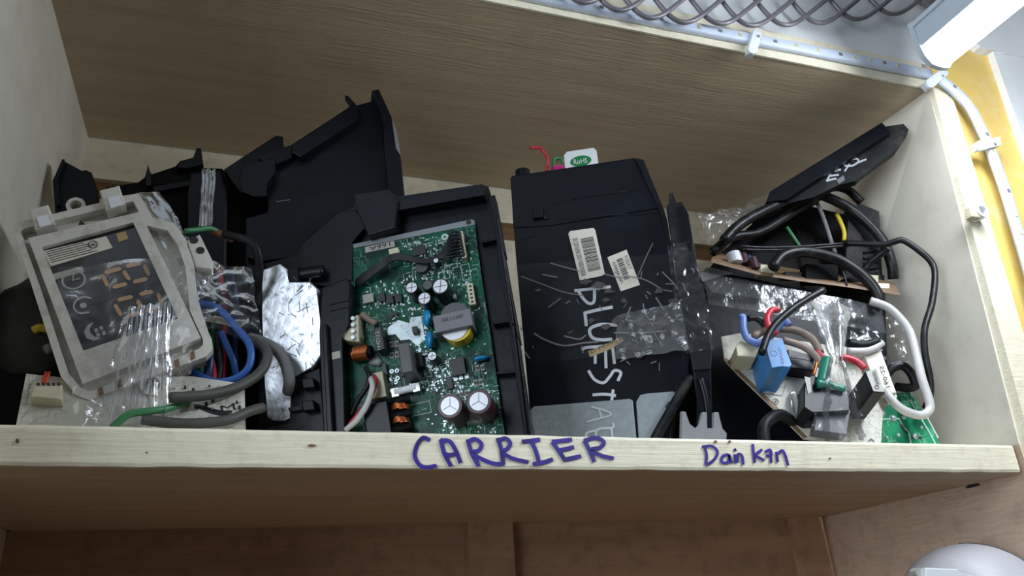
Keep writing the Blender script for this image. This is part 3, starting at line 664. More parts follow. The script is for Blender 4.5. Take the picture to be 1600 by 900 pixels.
# green board in the tray
pc = thing('circuit_board', base_of(T, 670), 'green circuit board with tall capacitors and copper coils inside the black tray', 'circuit board')
BH = 0.002
PB = [(549, 382), (738, 343), (742, 351), (752, 430), (766, 520), (776, 590), (790, 690), (540, 690), (530, 521), (547, 510), (548, 440)]
slab('board', PB, T, 0.0, BH, 'pcb_green', pc)
slab('edge_strip', [(549, 382), (735, 343), (741, 344), (742, 351), (551, 388)], T, BH, BH + 0.0006, 'edge_grey', pc)
U = Vector((185, -40)).normalized(); V = Vector((0.16, 1)).normalized()
def rq(cx, cy, w, h): 
    c = Vector((cx, cy)); return [tuple(c + U * a * w / 2 + V * b * h / 2) for a, b in ((-1, -1), (1, -1), (1, 1), (-1, 1))]
def part(name, cx, cy, w, h, ht, mt, parent=pc, base=BH, bevel=0.0): return slab(name, rq(cx, cy, w, h), T, base, base + ht, mt, parent, bevel)
cyl('mounting_hole', 732, 347, T, BH + 0.0006, BH + 0.001, 0.0024, 'ink_black', pc, 14)
annulus('mounting_ring', 695, 370, T, BH, BH + 0.0005, 0.0034, 0.0012, 'silk_white', pc, 16)
lb_ = slab('part_label', [(570, 386), (616, 376), (617, 385), (571, 395)], T, BH, BH + 0.0005, 'icon_grey', pc)
textq('print', '166A', [(609, 378), (577, 385.5), (578, 392.5), (610, 384)], T, BH + 0.0007, 'ink_black', lb_)
hd = part('wire_header', 722, 382, 8, 42, 0.008, 'cream_plastic', bevel=0.0005)
for k in range(7): part('header_pin', 718 + k * 1.0, 365 + k * 5.2, 5, 2.4, 0.0008, 'ink_black', hd, BH + 0.008)
for k in range(8):
    y = 363 + k * 5.2
    pwire('ribbon_wire', [(719 + k, y, 0.010), (706, y + 1, 0.012), (690, 395 + k * 1.21, 0.011), (668, 405 + k * 0.88, 0.011), (640, 400 + k * 1.10, 0.012), (617, 397 + k * 1.32, 0.012), (594, 410 + k * 1.65, 0.012), (572, 425 + k * 1.87, 0.010), (556, 438 + k * 1.98, 0.006)], T, 0, 0.0010, 'black_rubber', pc, seg=6, sub=5)
part('socket', 615, 392, 15, 8, 0.006, 'cream_plastic'); part('chip', 655, 391, 20, 14, 0.002, 'chip_black')
cyl('sensor_disc', 659, 416, T, BH, 0.007, 0.0056, 'relay_grey', pc)
def can(cx, cy, r, ht, body, top='cap_top', cross=True, bevel=0.0006):
    c = cyl('capacitor', cx, cy, T, BH, BH + ht, r, body, pc, 24, bevel)
    t = cyl('capacitor_top', cx, cy, T, BH + ht, BH + ht + 0.0004, r * (0.82 if body != 'maroon_cap' else 0.72), top, c, 24)
    if cross == 3:
        for k in range(3):
            a = -1.57 + k * 2.094; q = r * 1250
            strokes('vent_score', [[(cx, cy), (cx + q * math.cos(a), cy + q * math.sin(a))]], 0.8, T, BH + ht + 0.0006, 'relay_grey', c, sub=1)
    elif cross:
        q = r * 1250
        strokes('vent_score', [[(cx - q, cy + q * 0.2), (cx + q, cy - q * 0.2)], [(cx + q * 0.1, cy - q), (cx - q * 0.1, cy + q)]], 0.9, T, BH + ht + 0.0006, 'relay_grey', c, sub=1)
    return c
can(643, 449, 0.0056, 0.024, 'chip_black'); can(663, 466, 0.0060, 0.024, 'chip_black'); can(688, 447, 0.0074, 0.026, 'chip_black')
can(668, 445, 0.0048, 0.016, 'chip_black', 'relay_grey', False); can(681, 407, 0.0025, 0.010, 'chip_black', 'cap_top', False)
can(675, 556, 0.0042, 0.017, 'chip_black'); can(703, 634, 0.0102, 0.036, 'maroon_cap', cross=3); can(748, 627, 0.0102, 0.036, 'maroon_cap', cross=3)
slab('glue_blob', [(722, 640), (742, 640), (760, 650), (752, 660), (728, 662), (716, 655)], T, BH, 0.008, 'glue_white', pc, 0.002)
part('resistor_white', 701, 464, 22, 6, 0.006, 'clean_white')
part('socket', 736, 459, 10, 34, 0.007, 'cream_plastic', bevel=0.0005)
for k in range(5): part('socket_pin', 734.5 + k * 0.8, 447 + k * 6, 3.5, 2.5, 0.0006, 'ink_black', pc, BH + 0.007)
for rx, ry, rw, rh in ((728, 425, 13, 24), (706, 409, 18, 8), (694, 430, 17, 12), (650, 640, 46, 18), (618, 594, 26, 30)):
    q = rq(rx, ry, rw, rh); strokes('silk_outline', [[q[k], q[(k + 1) % 4]] for k in range(4)], 0.9, T, BH + 0.0003, 'silk_white', pc, sub=1)
# transformer
tf = part('transformer_core', 707, 501, 60, 27, 0.022, 'transformer_grey', bevel=0.0008)
cyl('transformer_bobbin', 711, 494, T, BH, 0.020, 0.0125, 'relay_grey', tf, 28)
cyl('transformer_tape', 713, 511, T, BH, 0.017, 0.0128, 'yellow_tape', tf, 28)
cyl('transformer_disc', 709, 510, T, 0.0175, 0.0180, 0.0120, 'cap_top', tf, 28)
textq('print', 'TRA-2 5 2002', [(724, 496), (690, 503), (689, 498), (723, 491)], T, BH + 0.0224, 'chip_black', tf)
for x, y in ((667, 497), (671, 531)):
    bm = bmesh.new(); bmesh.ops.create_uvsphere(bm, u_segments=16, v_segments=10, radius=1); c = P(x, y, T, 0.011); n = NRM(T)
    for v in bm.verts: v.co = c + Vector((v.co.x * 0.0036, v.co.y * 0.0055, v.co.z * 0.0080))
    from_bm('disc_capacitor', bm, 'cyan_cap', pc, True)
bm = bmesh.new(); bmesh.ops.create_uvsphere(bm, u_segments=16, v_segments=10, radius=1); c = P(752, 560, T, 0.007)
for v in bm.verts: v.co = c + Vector((v.co.x * 0.0070, v.co.y * 0.004, v.co.z * 0.0022 + v.co.x * 0.001))
from_bm('disc_capacitor', bm, 'cyan_cap', pc, True)
part('relay', 633, 559, 17, 46, 0.030, 'relay_grey', bevel=0.0006); part('relay', 654, 562, 10, 22, 0.010, 'chip_black')
part('crystal', 575, 466, 16, 13, 0.004, 'icon_grey')
for x, y in ((596, 464), (609, 467), (622, 465)):
    ch = part('opto_chip', x, y, 10, 13, 0.004, 'chip_black')
    for s in (-3, 3): part('chip_leg', x + s + 1.5, y + 9.5, 2.4, 4, 0.0012, 'solder', ch)
part('diode', 613, 491, 15, 5, 0.003, 'chip_black'); part('diode', 629, 579, 5, 16, 0.004, 'chip_black'); part('diode', 601, 577, 6, 19, 0.004, 'chip_black')
pwire('resistor', [(565, 491), (578, 500), (588, 506)], T, 0.008, 0.0030, 'brown_wire', pc)
part('varistor', 592, 529, 13, 36, 0.016, 'chip_black', bevel=0.0006); textq('print', '1HD22', [(595, 546), (592, 517), (586, 518), (589, 547)], T, BH + 0.0164, 'icon_grey', pc)
cn2 = slab('terminal_block', [(532, 516), (545, 509), (556, 492), (560, 492), (561, 534), (541, 532), (533, 528)], T, BH, 0.016, 'cream_plastic', pc, 0.0008)
for k in range(4): cyl('terminal_pin', 551, 497 + k * 10, T, 0.0162, 0.019, 0.0018, 'solder', cn2, 12)
# copper coil
def coil(cx, cy, n, r, pitch, axis_u, h, name='copper_coil', wr=0.0006):
    c = P(cx, cy, T, h); e = (P(cx + axis_u[0], cy + axis_u[1], T, h) - c).normalized(); nn = NRM(T); s = e.cross(nn).normalized()
    pts = [c + e * (i / 10.0 - n / 2) * pitch + (nn * math.cos(2 * math.pi * i / 10) + s * math.sin(2 * math.pi * i / 10)) * r for i in range(n * 10 + 1)]
    return from_bm(name, tube_bm(pts, wr, 6), 'copper', pc, True)
coil(564, 552, 12, 0.0062, 0.0011, (1, -0.15), 0.011); pwire('coil_core', [(548, 554), (565, 552), (582, 549)], T, 0.011, 0.0052, 'black_matt', pc)
slab('glue_blob', [(574, 560), (588, 552), (597, 564), (592, 571), (578, 570)], T, BH, 0.006, 'glue_white', pc, 0.002)
cf = part('choke_core', 624, 655, 34, 62, 0.008, 'black_matt')
pwire('choke_flange', [(611, 628), (640, 624)], T, 0.013, 0.0032, 'black_matt', cf); pwire('choke_flange', [(612, 650), (642, 646)], T, 0.013, 0.0032, 'black_matt', cf); pwire('choke_flange', [(614, 672), (642, 668)], T, 0.013, 0.0032, 'black_matt', cf)
coil(626, 637, 5, 0.0070, 0.0010, (0.1, 1), 0.009); coil(627, 658, 5, 0.0070, 0.0010, (0.1, 1), 0.009)
part('choke_box', 590, 660, 40, 62, 0.014, 'black_plastic', bevel=0.001)
# fuse
fz = pwire('fuse', [(617, 613), (650, 605)], T, 0.008, 0.0032, 'clean_white', pc)
for x, y in ((617, 613), (650, 605)):
    part('fuse_clip', x, y, 11, 13, 0.008, 'steel', fz)
part('regulator', 715, 572, 22, 26, 0.006, 'chip_black'); 
for k in range(3): part('regulator_leg', 711 + k * 9, 591 - k * 2, 6, 8, 0.001, 'solder')
part('diode', 702, 598, 9, 18, 0.005, 'chip_black'); part('diode', 690, 515, 8, 12, 0.007, 'chip_black'); part('transistor', 648, 515, 8, 10, 0.006, 'chip_black')
for x, y in ((746, 575), (754, 574), (743, 598), (751, 597), (721, 616), (729, 614), (612, 538), (620, 537), (612, 555), (620, 554)): 
    r_ = part('chip_resistor', x, y, 6, 9, 0.0009, 'icon_grey'); part('resistor_body', x, y, 4.4, 5, 0.0003, 'chip_black', r_, BH + 0.0009)
for x0, y0, x1, y1 in ((611, 585, 614, 602), (604, 580, 603, 591)): pwire('pin_loop', [(x0, y0), (x1, y1)], T, 0.004, 0.0008, 'solder', pc)
for x, y in ((612, 580), (620, 579), (612, 592), (621, 591), (618, 597)): annulus('solder_ring', x, y, T, BH, BH + 0.0006, 0.0019, 0.0009, 'solder', pc, 12)
slab('solder_plane', [(606, 512), (622, 500), (640, 505), (642, 496), (658, 494), (664, 530), (652, 541), (640, 530), (626, 532), (618, 522), (606, 524)], T, BH, BH + 0.0002, 'solder', pc)
part('spark_gap', 659, 683, 8, 10, 0.005, 'orange_part')
# white socket with wires at lower left
ws = part('socket', 588, 602, 26, 40, 0.010, 'cream_plastic', bevel=0.0006)
pwire('lead', [(572, 575, 0.010), (577, 587, 0.016), (574, 604, 0.016), (560, 625, 0.014), (548, 650, 0.010)], T, 0, 0.0022, 'black_rubber', pc)
pwire('lead', [(584, 588, 0.012), (586, 600, 0.018), (578, 622, 0.018), (562, 645, 0.016), (546, 664, 0.014)], T, 0, 0.0021, 'red_wire', pc)
pwire('lead', [(578, 588, 0.014), (582, 604, 0.022), (574, 630, 0.023), (558, 656, 0.021), (540, 672, 0.018)], T, 0, 0.0024, 'white_wire', pc)
# tiny surface parts, joined
bm = bmesh.new(); n = NRM(T)
def inside(x, y):
    r = False; j = len(PB) - 1
    for i in range(len(PB)):
        xi, yi = PB[i]; xj, yj = PB[j]
        if (yi > y) != (yj > y) and x < (xj - xi) * (y - yi) / (yj - yi) + xi: r = not r
        j = i
    return r
zones = [(630, 370, 700, 440, 90), (570, 440, 640, 520, 60), (655, 560, 720, 610, 120), (640, 480, 680, 560, 50), (690, 600, 780, 676, 90), (700, 380, 740, 480, 40), (565, 470, 780, 676, 60)]
for x0, y0, x1, y1, k in zones:
    for _ in range(k):
        x, y = random.uniform(x0, x1), random.uniform(y0, y1)
        if not inside(x, y): continue
        wq, hq = random.choice([(3, 1.6), (1.6, 3), (4, 2.2), (2.2, 4), (2, 2)])
        fr = [P(a, b, T, BH + 0.0008) for a, b in rq(x, y, wq, hq)]
        a = [bm.verts.new(p) for p in fr]; b = [bm.verts.new(p - n * 0.0008) for p in fr]
        bm.faces.new(a)
        for e in range(4): bm.faces.new((a[e], b[e], b[(e + 1) % 4], a[(e + 1) % 4]))
o = from_bm('surface_parts', bm, 'solder', pc); o['kind'] = 'stuff'
bm = bmesh.new()
for x0, y0, x1, y1, k in zones:
    for _ in range(k):
        x, y = random.uniform(x0, x1), random.uniform(y0, y1)
        if not inside(x, y): continue
        ln = random.uniform(3, 9)
        a = Vector((x, y)); d = random.choice([U, V, U, V]) * ln
        ribbon_bm(bm, [tuple(a), tuple(a + d)], 0.8, T, BH + 0.00025, 1)
o = from_bm('silk_marks', bm, 'silk_white', pc); o['kind'] = 'stuff'

# ------------------------------------------------------------------ cables left of the tray
def cable(name, pxy, r, mt, label, group=None, cat='cable'):
    return wire(name, pxy, r, mt, None, label=label, cat=cat, group=group)
cable('cable', [(266, 621, .036), (292, 620, .040), (330, 616, .046), (375, 603, .055), (408, 580, .065), (418, 553, .075), (404, 537, .09), (380, 528, .12)], 0.0042, 'grey_rubber', 'thick grey cable looping round the blue wires beside the foil plate')
cable('cable', [(390, 528, .11), (414, 536, .098), (432, 547, .09), (445, 566, .085), (452, 592, .085), (450, 612, .10)], 0.0048, 'dusty_grey', 'fuzzy dusty grey cable lying across the lower foil plate')
cable('cable', [(222, 655, .035), (258, 660, .035), (292, 662, .035), (330, 660, .035), (361, 655, .037), (389, 643, .045), (410, 637, .055)], 0.0040, 'grey_rubber', 'grey cable lying lowest, along the shelf edge left of the tray')
cable('wire', [(308, 474, .085), (339, 481, .08), (369, 512, .075), (390, 540, .07), (390, 570, .068), (371, 590, .068), (339, 597, .07), (314, 588, .075), (292, 574, .09)], 0.0030, 'blue_wire', 'bright blue wire in a big loop right of the display unit', cat='wire')
cable('wire', [(345, 520, .09), (354, 540, .085), (364, 564, .083), (369, 586, .088)], 0.0028, 'blue_wire', 'short blue wire inside the bright blue loop', cat='wire')
cable('wire', [(324, 540, .08), (329, 560, .074), (325, 588, .074), (314, 612, .078)], 0.0029, 'navy_wire', 'navy wire hanging beside the red one under the display unit', cat='wire')
cable('wire', [(327, 550, .092), (332, 570, .084), (334, 588, .08), (330, 606, .077), (322, 622, .074), (304, 638, .07)], 0.0024, 'red_wire', 'red wire dropping from behind the display unit corner', cat='wire')
cable('wire', [(340, 520, .10), (343, 545, .09), (344, 572, .085), (338, 602, .082), (330, 625, .08)], 0.0030, 'black_rubber', 'black wire between the red wire and the blue loop', cat='wire')
cable('wire', [(312, 555, .11), (314, 572, .105), (311, 594, .10), (300, 614, .095)], 0.0024, 'green_wire', 'dark green wire just below the display unit corner', cat='wire')
cable('wire', [(176, 668, .030), (190, 655, .030), (206, 646, .031), (236, 642, .034), (264, 638, .04), (294, 628, .055)], 0.0028, 'green_wire', 'light green wire running along the shelf edge under the display', cat='wire')
cable('wire', [(256, 627, .066), (280, 630, .062), (306, 637, .058), (335, 646, .055), (356, 648, .055), (368, 641, .06), (360, 632, .07)], 0.0034, 'black_rubber', 'black wire below the thick grey cable', cat='wire')
cable('cable', [(350, 366, .085), (372, 371, .078), (389, 377, .075), (401, 390, .075), (405, 412, .08), (404, 440, .09), (400, 480, .11)], 0.0036, 'black_dusty', 'dusty black cable bending down beside the foil plate top')
cable('wire', [(290, 361, .075), (310, 359, .08), (328, 357, .084), (340, 362, .088)], 0.0024, 'green_wire', 'short green wire above the display side tab', cat='wire')
cable('wire', [(326, 358, .092), (340, 364, .088), (354, 369, .086), (362, 374, .09)], 0.0034, 'dark_copper', 'short copper coloured wire end behind the display unit', cat='wire')
bg_ = thing('plastic_bag', base_of(Y(0.09), 350), 'clear crumpled plastic bag beside the display unit, over the wires', 'bag')
film('bag_front', [P(300, 505, Y(.066)), P(408, 536, Y(.075)), P(392, 420, Y(.085)), P(310, 410, Y(.075))], 26, 26, 0.005, 'clear_film', bg_, 35, 3)
film('bag_back', [P(305, 500, Y(.10)), P(398, 515, Y(.11)), P(392, 415, Y(.115)), P(310, 405, Y(.105))], 20, 20, 0.006, 'clear_film', bg_, 35, 4)
bb = thing('wire_bundle', base_of(Y(.13), 340), 'dark bundle of thin coloured wires inside the clear bag', 'wires')
for k in range(9):
    x = 312 + k * 9; dd = .118 + (k % 3) * .006
    tube('strand', [P(x - 6, 420 + (k * 7) % 13, Y(dd)), P(x, 450, Y(dd - .004)), P(x + 4, 485, Y(dd)), P(x + 2, 530, Y(dd + .01)), P(x, 600, Y(dd + .02))], 0.0026, ['black_rubber', 'navy_wire', 'green_wire', 'black_matt', 'red_wire', 'black_rubber', 'navy_wire', 'black_matt', 'black_rubber'][k], bb)

# ------------------------------------------------------------------ right of centre: black box with white lettering
S2 = (0.172, 0.0, -0.5)
bx = thing('control_box', base_of(S2, 930), 'black plastic box lettered in white downwards, taped, with barcode labels', 'box')
FR = [(797, 278), (800, 274), (990, 246), (1006, 249), (1036, 324), (1042, 345), (1054, 420), (1077, 548), (1072, 585), (1054, 612), (1046, 700), (833, 700), (806, 400)]
slab('case', FR, S2, -0.045, 0.0, 'black_plastic', bx, 0.0018)
slab('upper_step', [(798, 280), (990, 248), (1008, 290), (1017, 305), (1030, 325), (860, 352), (802, 356)], S2, 0.0, 0.0012, 'black_plastic', bx, 0.0006)
slab('edge_strip', [(993, 247), (1005, 249), (1037, 326), (1043, 346), (1056, 430), (1050, 430), (1035, 345), (1030, 328)], S2, 0.0, 0.005, 'black_plastic', bx, 0.0008)
slab('edge_strip', [(1066, 548), (1077, 548), (1076, 583), (1060, 611), (1052, 611), (1067, 583)], S2, 0.0, 0.008, 'black_plastic', bx, 0.0008)
slab('latch', [(832, 325), (848, 323), (849, 339), (833, 341)], S2, 0.0, 0.006, 'black_plastic', bx, 0.0006)
slab('latch_foot', [(849, 335), (856, 334), (857, 341), (850, 342)], S2, 0.0, 0.003, 'black_dusty', bx)
c0 = P(817, 275, S2, -0.014)
bm = tube_bm([c0 - Vector((0, 0, 0.01)), c0 + Vector((0, 0, 0.006))], 0.0085, 20); from_bm('round_boss', bm, 'black_plastic', bx)
strokes('scratch', [[(813, 374), (838, 365)], [(860, 318), (905, 309), (1000, 296)], [(870, 343), (1035, 330)]], 0.8, S2, 0.0018, 'black_dusty', bx, sub=1)
p1 = slab('metal_plate', [(829, 640), (834, 635), (984, 623), (989, 626), (996, 700), (832, 700)], S2, 0.0, 0.004, 'grey_metal', bx, 0.0006)
p2 = slab('metal_plate', [(994, 628), (1000, 617), (1010, 615), (1064, 610), (1066, 618), (1024, 700), (999, 700)], S2, 0.0, 0.004, 'grey_metal', bx, 0.0006)
slab('square_hole', [(1039, 636), (1045, 627), (1054, 633), (1048, 643)], S2, 0.0041, 0.0045, 'ink_black', p2)
pwire('corner_bar', [(1080, 588), (1058, 625), (1035, 665), (1016, 700)], S2, 0.010, 0.0050, 'black_dusty', bx)
slab('box_label', [(888, 365), (891, 361), (927, 356), (930, 359), (945, 428), (940, 431), (906, 438)], S2, 0.0013, 0.0019, 'paper_white', bx)
def ev(q, u, t): 
    a, b, c, d = [Vector(x) for x in q]; return (a * (1 - u) + b * u) * (1 - t) + (d * (1 - u) + c * u) * t
q1 = [(888, 365), (928, 357), (945, 429), (906, 438)]
t = 0.16
while t < 0.86:
    wdt = random.choice([0.007, 0.012, 0.018])
    slab('barcode_bar', [tuple(ev(q1, 0.40, t)), tuple(ev(q1, 0.90, t)), tuple(ev(q1, 0.90, t + wdt)), tuple(ev(q1, 0.40, t + wdt))], S2, 0.0019, 0.0021, 'ink_black', bx); t += wdt + random.choice([0.009, 0.014])
textq('label_print', 'SR D2016096120017A002W002A', [tuple(ev(q1, 0.10, 0.12)), tuple(ev(q1, 0.10, 0.93)), tuple(ev(q1, 0.30, 0.93)), tuple(ev(q1, 0.30, 0.12))], S2, 0.0021, 'ink_black', bx)
slab('box_label', [(949, 402), (979, 390), (1000, 445), (970, 455)], S2, 0.0003, 0.0008, 'paper_white', bx)
q2 = [(949, 402), (979, 390), (1000, 445), (970, 455)]
t = 0.16
while t < 0.75:
    wdt = random.choice([0.012, 0.02, 0.03])
    slab('barcode_bar', [tuple(ev(q2, 0.36, t)), tuple(ev(q2, 0.66, t)), tuple(ev(q2, 0.66, t + wdt)), tuple(ev(q2, 0.36, t + wdt))], S2, 0.0008, 0.001, 'ink_black', bx); t += wdt + random.choice([0.015, 0.022])
textq('label_print', '9105417', [tuple(ev(q2, 0.74, 0.14)), tuple(ev(q2, 0.74, 0.52)), tuple(ev(q2, 0.94, 0.52)), tuple(ev(q2, 0.94, 0.14))], S2, 0.001, 'ink_black', bx)
textq('label_print', 'ALP00047P1-004P1', [tuple(ev(q2, 0.12, 0.18)), tuple(ev(q2, 0.12, 0.80)), tuple(ev(q2, 0.28, 0.80)), tuple(ev(q2, 0.28, 0.18))], S2, 0.001, 'ink_black', bx)
slab('box_label', [(919, 549), (950, 536), (970, 526), (975, 532), (955, 545), (922, 558)], S2, 0.0008, 0.0014, 'paper_tan', bx)
textq('label_print', 'O PE3803', [(923, 553), (968, 531), (970, 526), (922, 548)], S2, 0.0016, 'ink_black', bx)
LT = [
 ([[(899, 454), (928, 451), (953, 448)], [(904, 455), (911, 466), (920, 474), (928, 471), (929, 452)]], 4.6),
 ([[(914, 489), (935, 484), (956, 480)], [(914, 489), (916, 508)]], 5),
 ([[(963, 508), (939, 507), (922, 514), (925, 527), (939, 531), (955, 530)]], 5),
 ([[(910, 546), (916, 543), (940, 541), (958, 540)], [(930, 545), (930, 567)], [(946, 543), (947, 574)], [(957, 541), (960, 567)]], 4.6),
 ([[(920, 580), (929, 593), (943, 598), (953, 588), (960, 579), (970, 582), (966, 594)]], 4.6),
 ([[(927, 617), (945, 616), (961, 618)], [(958, 610), (956, 625)]], 4.6)]
for ls, wq in LT: strokes('handwritten_letter', ls, wq, S2, 0.0010, 'marker_white', bx)
strokes('handwritten_letter', [[(925, 636), (942, 640), (955, 647), (944, 652), (917, 659)], [(936, 639), (940, 653)]], 3.2, S2, 0.0046, 'marker_faint', bx)
strokes('handwritten_letter', [[(958, 661), (957, 668), (934, 671), (931, 684)], [(955, 668), (957, 684)], [(934, 672), (918, 676), (915, 684)]], 3.4, S2, 0.0046, 'marker_white', bx)
# tape over the box
film('tape', [P(806, 572, S2, 0.003), P(1082, 540, S2, 0.012), P(1052, 396, S2, 0.010), P(802, 414, S2, 0.003)], 56, 30, 0.0011, 'tape_film', bx, 28, 6)
film('tape', [P(960, 562, S2, 0.004), P(1086, 545, S2, 0.016), P(1072, 470, S2, 0.014), P(965, 492, S2, 0.004)], 30, 20, 0.0022, 'brown_film', bx, 60, 7)
bm = bmesh.new(); rr = random.Random(3)
cr = [[(815, 432), (850, 445), (880, 456), (912, 462)], [(860, 411), (885, 418), (905, 423)], [(848, 429), (870, 433)], [(1020, 380), (1008, 405), (997, 430)], [(945, 428), (965, 433), (985, 432), (1010, 438), (1035, 452), (1050, 455)],
      [(835, 521), (850, 530), (880, 540), (910, 536), (935, 534)], [(882, 525), (905, 530), (915, 524)], [(1005, 475), (1008, 490), (1015, 500)], [(1025, 465), (1038, 485)], [(980, 500), (1020, 505), (1060, 498), (1090, 508)], [(1022, 520), (1035, 540)], [(985, 480), (978, 500)],
      [(857, 480), (876, 466)], [(1060, 500), (1085, 490), (1098, 505)], [(960, 520), (1000, 520), (1040, 517)], [(1035, 425), (1050, 440), (1062, 455)]]
for ln in cr: ribbon_bm(bm, ln, rr.uniform(1.2, 2.6), S2, rr.uniform(0.004, 0.006), 4)
for _ in range(26):
    x, y = rr.uniform(810, 1060), rr.uniform(420, 570); a = rr.uniform(0, 3.1); ln = rr.uniform(3, 12)
    ribbon_bm(bm, [(x, y), (x + ln * math.cos(a), y + ln * math.sin(a))], rr.uniform(0.8, 2.0), S2, rr.uniform(0.0038, 0.0055), 1)
o = from_bm('tape_creases', bm, 'grey_tape', bx); o['kind'] = 'stuff'

bm = bmesh.new()
for (x, y, a) in ((915, 440, 9), (935, 445, 12), (952, 455, 9), (946, 468, 8), (965, 500, 13), (948, 510, 9), (1000, 505, 14), (1012, 530, 15), (985, 540, 12), (1040, 500, 13), (1060, 520, 14), (925, 500, 7), (975, 470, 8), (1030, 455, 9), (1052, 470, 10), (1000, 555, 9)):
    k = rr.randint(7, 10); hh = rr.uniform(0.0046, 0.0062)
    bm.faces.new([bm.verts.new(P(x + a * rr.uniform(0.35, 1.2) * math.cos(6.283 * q / k), y + 0.6 * a * rr.uniform(0.35, 1.2) * math.sin(6.283 * q / k), S2, hh)) for q in range(k)])
o = from_bm('tape_residue', bm, 'residue', bx); o['kind'] = 'stuff'

rt = thing('tag', (P(905, 250, (0.190, 0, -0.3)).x, P(905, 250, (0.190, 0, -0.3)).y, 0.0), 'white rounded tag with a green oval, sticking up behind the lettered box', 'tag')
RP = (0.226, 0, -0.4)
slab('tag_card', [(881, 243), (886, 237), (927, 231), (932, 235), (936, 262), (950, 420), (890, 420), (884, 268)], RP, -0.001, 0.0, 'clean_white', rt)
slab('green_oval', [(907.5 + 16.5 * math.cos(k * 0.2618) , 251.5 + 8.3 * math.sin(k * 0.2618) - 2.0 * math.cos(k * 0.2618)) for k in range(24)], RP, 0.0, 0.0003, 'rohs_green', rt)
textq('print', 'RoHS', [(897, 257), (918, 254), (917, 246.5), (896, 249)], RP, 0.0005, 'clean_white', rt)
cable('wire', [(828, 231, .20), (843, 231, .20), (852, 240, .20), (856, 252, .20), (853, 272, .205), (850, 320, .21), (850, 420, .22)], 0.0022, 'red_wire', 'thin red wire curling up behind the lettered box', cat='wire')
cable('wire', [(866, 262, .205), (865, 250, .205), (873, 247, .205), (879, 252, .205), (880, 275, .21), (880, 400, .22)], 0.0024, 'green_wire', 'short green wire loop beside the white tag', cat='wire')
pk = P(873, 262, Y(.196))
slab('wire_plug', [(864, 258), (879, 257), (884, 262), (886, 330), (884, 420), (868, 420), (866, 275)], (0.203, 0, -0.0), -0.006, 0.0, 'pink_plug', None, 0.001, label='pink plug beside the white tag, behind the lettered box', cat='plug')

# side bracket of the box
SBK = (0.152, 0.0, -0.5)
sk = thing('side_bracket', base_of(SBK, 1090), 'narrow black bracket taped to the right side of the lettered box', 'bracket')
slab('arm', [(1042, 320), (1066, 314), (1077, 335), (1090, 420), (1102, 490), (1113, 546), (1111, 577), (1083, 579), (1078, 548), (1064, 470), (1052, 390)], SBK, -0.010, 0.0, 'black_dusty', sk, 0.001)
slab('pin', [(1045, 303), (1051, 301), (1056, 315), (1057, 322), (1046, 322)], SBK, -0.006, -0.001, 'black_dusty', sk)
slab('inner_rail', [(1066, 318), (1072, 330), (1086, 420), (1082, 422), (1066, 335)], SBK, 0.0, 0.004, 'black_plastic', sk)
slab('leg', [(1083, 579), (1111, 577), (1114, 690), (1088, 690), (1090, 620)], SBK, -0.012, -0.002, 'black_plastic', sk, 0.001)
pwire('leg_rod', [(1094, 592), (1100, 612), (1105, 640), (1106, 690)], SBK, 0.004, 0.0036, 'black_plastic', sk)
film('tape', [P(1056, 470, SBK, 0.006), P(1104, 462, SBK, 0.003), P(1082, 375, SBK, 0.004), P(1042, 384, SBK, 0.005)], 18, 22, 0.003, 'clear_film', sk, 70, 8)
film('tape', [P(1072, 552, SBK, 0.006), P(1116, 545, SBK, 0.003), P(1102, 462, SBK, 0.004), P(1058, 468, SBK, 0.006)], 18, 22, 0.003, 'clear_film', sk, 70, 9)

CLP = (0.024, 0.0, 0.0)
slab('plastic_clip', [(1066, 642), (1072, 644), (1077, 663), (1086, 670), (1093, 665), (1098, 644), (1105, 644), (1104, 670), (1116, 670), (1116, 644), (1123, 644), (1128, 670), (1136, 677), (1136, 700), (1066, 700)], CLP, -0.004, 0.0, 'milky_plastic', None, 0.0006, label='milky plastic clip with three prongs at the shelf edge', cat='clip')

# ------------------------------------------------------------------ right heap
BP = (0.360, 0.0, -0.62)
ba = thing('black_bar', base_of(BP, 1300), 'long black plastic bar lettered ER, leaning up against the right wall', 'bar')
slab('bar_body', [(1203, 299), (1378, 191), (1392, 206), (1404, 212), (1400, 235), (1346, 275), (1338, 283), (1310, 288), (1272, 308), (1230, 318), (1196, 318)], BP, -0.012, 0.0, 'black_dusty', ba, 0.0006)
slab('ridge', [(1203, 299), (1378, 191), (1392, 206), (1284, 275), (1228, 312), (1197, 316)], BP, 0.0, 0.011, 'black_plastic', ba, 0.0008)
slab('end_tab', [(1384, 197), (1412, 193), (1420, 202), (1417, 211), (1400, 235), (1390, 225)], BP, -0.010, -0.001, 'black_dusty', ba, 0.0008)
cyl('tab_hole', 1410, 207, BP, -0.0009, -0.0004, 0.0028, 'ink_black', ba, 14)
strokes('handwritten_letter', [[(1292, 283), (1299, 268)], [(1299, 268), (1313, 265)], [(1297, 275), (1310, 273)], [(1293, 282), (1306, 279)]], 2.8, BP, 0.0008, 'marker_white', ba, sub=1)
strokes('handwritten_letter', [[(1320, 267), (1327, 257)], [(1316, 258), (1325, 251), (1338, 248), (1341, 253), (1331, 259), (1320, 259)], [(1338, 255), (1353, 249)]], 2.8, BP, 0.0008, 'marker_white', ba)
slab('patch', [(1307, 281), (1318, 274), (1320, 281), (1311, 287)], BP, 0.0001, 0.0005, 'grey_tape', ba)

